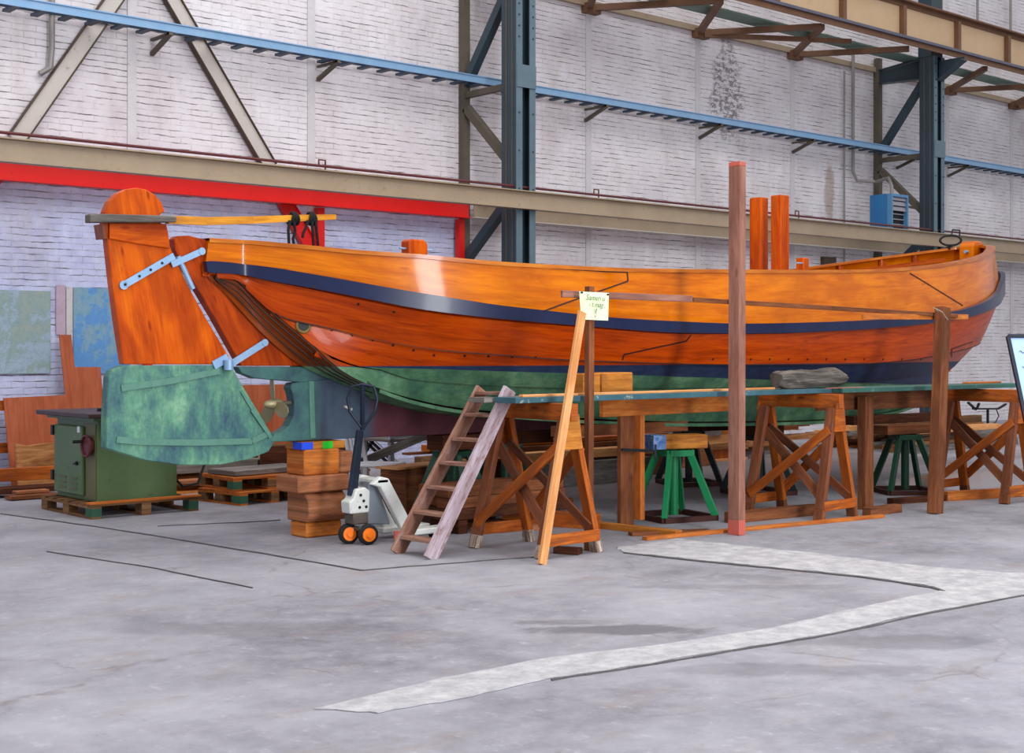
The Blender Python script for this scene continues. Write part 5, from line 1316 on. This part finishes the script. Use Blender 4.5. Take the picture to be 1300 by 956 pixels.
# ------------------------------------------------------------------ loose planks on floor
def fplank(a, b, w_, h_, mat, lab, z=0):
    a = G(*a); b = G(*b); a.z = b.z = z + h_ / 2; return pboard(a, b, w_, h_, mat, lab, 'floor_plank', cat='plank')
fplank((818, 686), (1120, 657), .07, .03, M['orangeblock'], 'long thin batten on the floor in front of the tall upright')
fplank((800, 680), (900, 676), .1, .03, M['brown'], 'short dark plank on the floor under the long batten')
fplank((742, 668), (862, 681), .1, .05, M['yellow'], 'yellowish plank on the floor right of the left trestle')
fplank((925, 664), (1036, 653), .12, .1, M['brown'], 'brown beam on the floor behind the middle trestle feet')
fplank((1100, 655), (1140, 650), .1, .08, M['brown'], 'short brown offcut right of the middle trestle')
fplank((1200, 636), (1330, 628), .08, .1, M['orangeblock'], 'orange beam on the floor under the right-hand trestle')
fplank((1130, 640), (1220, 634), .1, .06, M['darkwood'], 'dark beam on the floor behind the right upright')
fplank((705, 702), (737, 704), .1, .05, M['darkwood'], 'small dark wedge under the left trestle')
fplank((600, 678), (690, 672), .1, .05, M['pinkblock'], 'flat plank lying between the left trestle feet')
fplank((640, 664), (760, 672), .09, .14, M['trestle'], 'orange plank on edge behind the left trestle')
fplank((550, 672), (640, 668), .16, .06, M['brown'], 'brown plank on the floor behind the short ladder')
# bracket stand and whiteboard at right
e = empty('folding_stand', (19.5, 15.0, 0), 'black metal stand with raised arms seen beyond the right-hand trestle', 'stand')
for a, b in (((1235, 519), (1267, 519)), ((1240, 519), (1243, 512)), ((1229, 511), (1239, 520)), ((1267, 519), (1277, 513)), ((1254, 519), (1254, 566))):
    mb = MB(); mb.bar(P(*a, 13.5), P(*b, 13.5), .03, .04, up=(0, 1, 0)); mb.build('bar', M['black'], e)
mb = MB(); mb.tube([P(x, y, 13.5) for x, y in ((1265, 520), (1268, 528), (1264, 536), (1256, 540))], .012, 6); mb.build('cable', M['jackhandle'], e)
e = empty('sign_board', (13.6, 6.6, 0), 'pale blue framed notice board leaning back at the right edge', 'notice board')
A = D(1279.5, 427, 13.0); B = D(1316, 600, 12.45); R = V((CA, -SA, 0)) * .75 + V((0, 0, 0))
nb = (R.cross(A - B)).normalized()
if nb.y > 0: nb = -nb
for p, q, nm in ((B, A, 'frame_side'), (B + R, A + R, 'frame_side'), (A, A + R, 'frame_top'), (B, B + R, 'frame_bottom')):
    mb = MB(); mb.bar(p, q, .035, .035, up=nb); mb.build(nm, M['boardframe'], e, bev=.003)
mb = MB(); mb.prism([A, A + R, B + R, B], -nb * .01); pn = mb.build('panel', M['board'], e)
for p in (B, B + R):
    mb = MB(); f = p + (p - A if p is B else p - A - R).normalized() * 0; d = (B - A).normalized(); kf = p.z / -d.z; mb.bar(p, p + d * kf, .035, .035, up=nb); mb.build('leg', M['boardframe'], e)
tp = A + R * .5; mb = MB(); mb.bar(tp - V((0, 0, .1)), V((tp.x + .5 * SA, tp.y + .5 * CA, 0)), .03, .03, up=nb); mb.build('rear_leg', M['boardframe'], e)
for k in range(7):
    c = A.lerp(B, .12 + k * .12) + R * .1 + nb * .004; mb = MB(); pt = [c + R * (.02 * j) + (A - B) * (.012 * math.sin(j * 2.1 + k)) for j in range(5 + k % 3)]; mb.tube(pt, .0035, 5); mb.build('writing', M['ink'], pn)
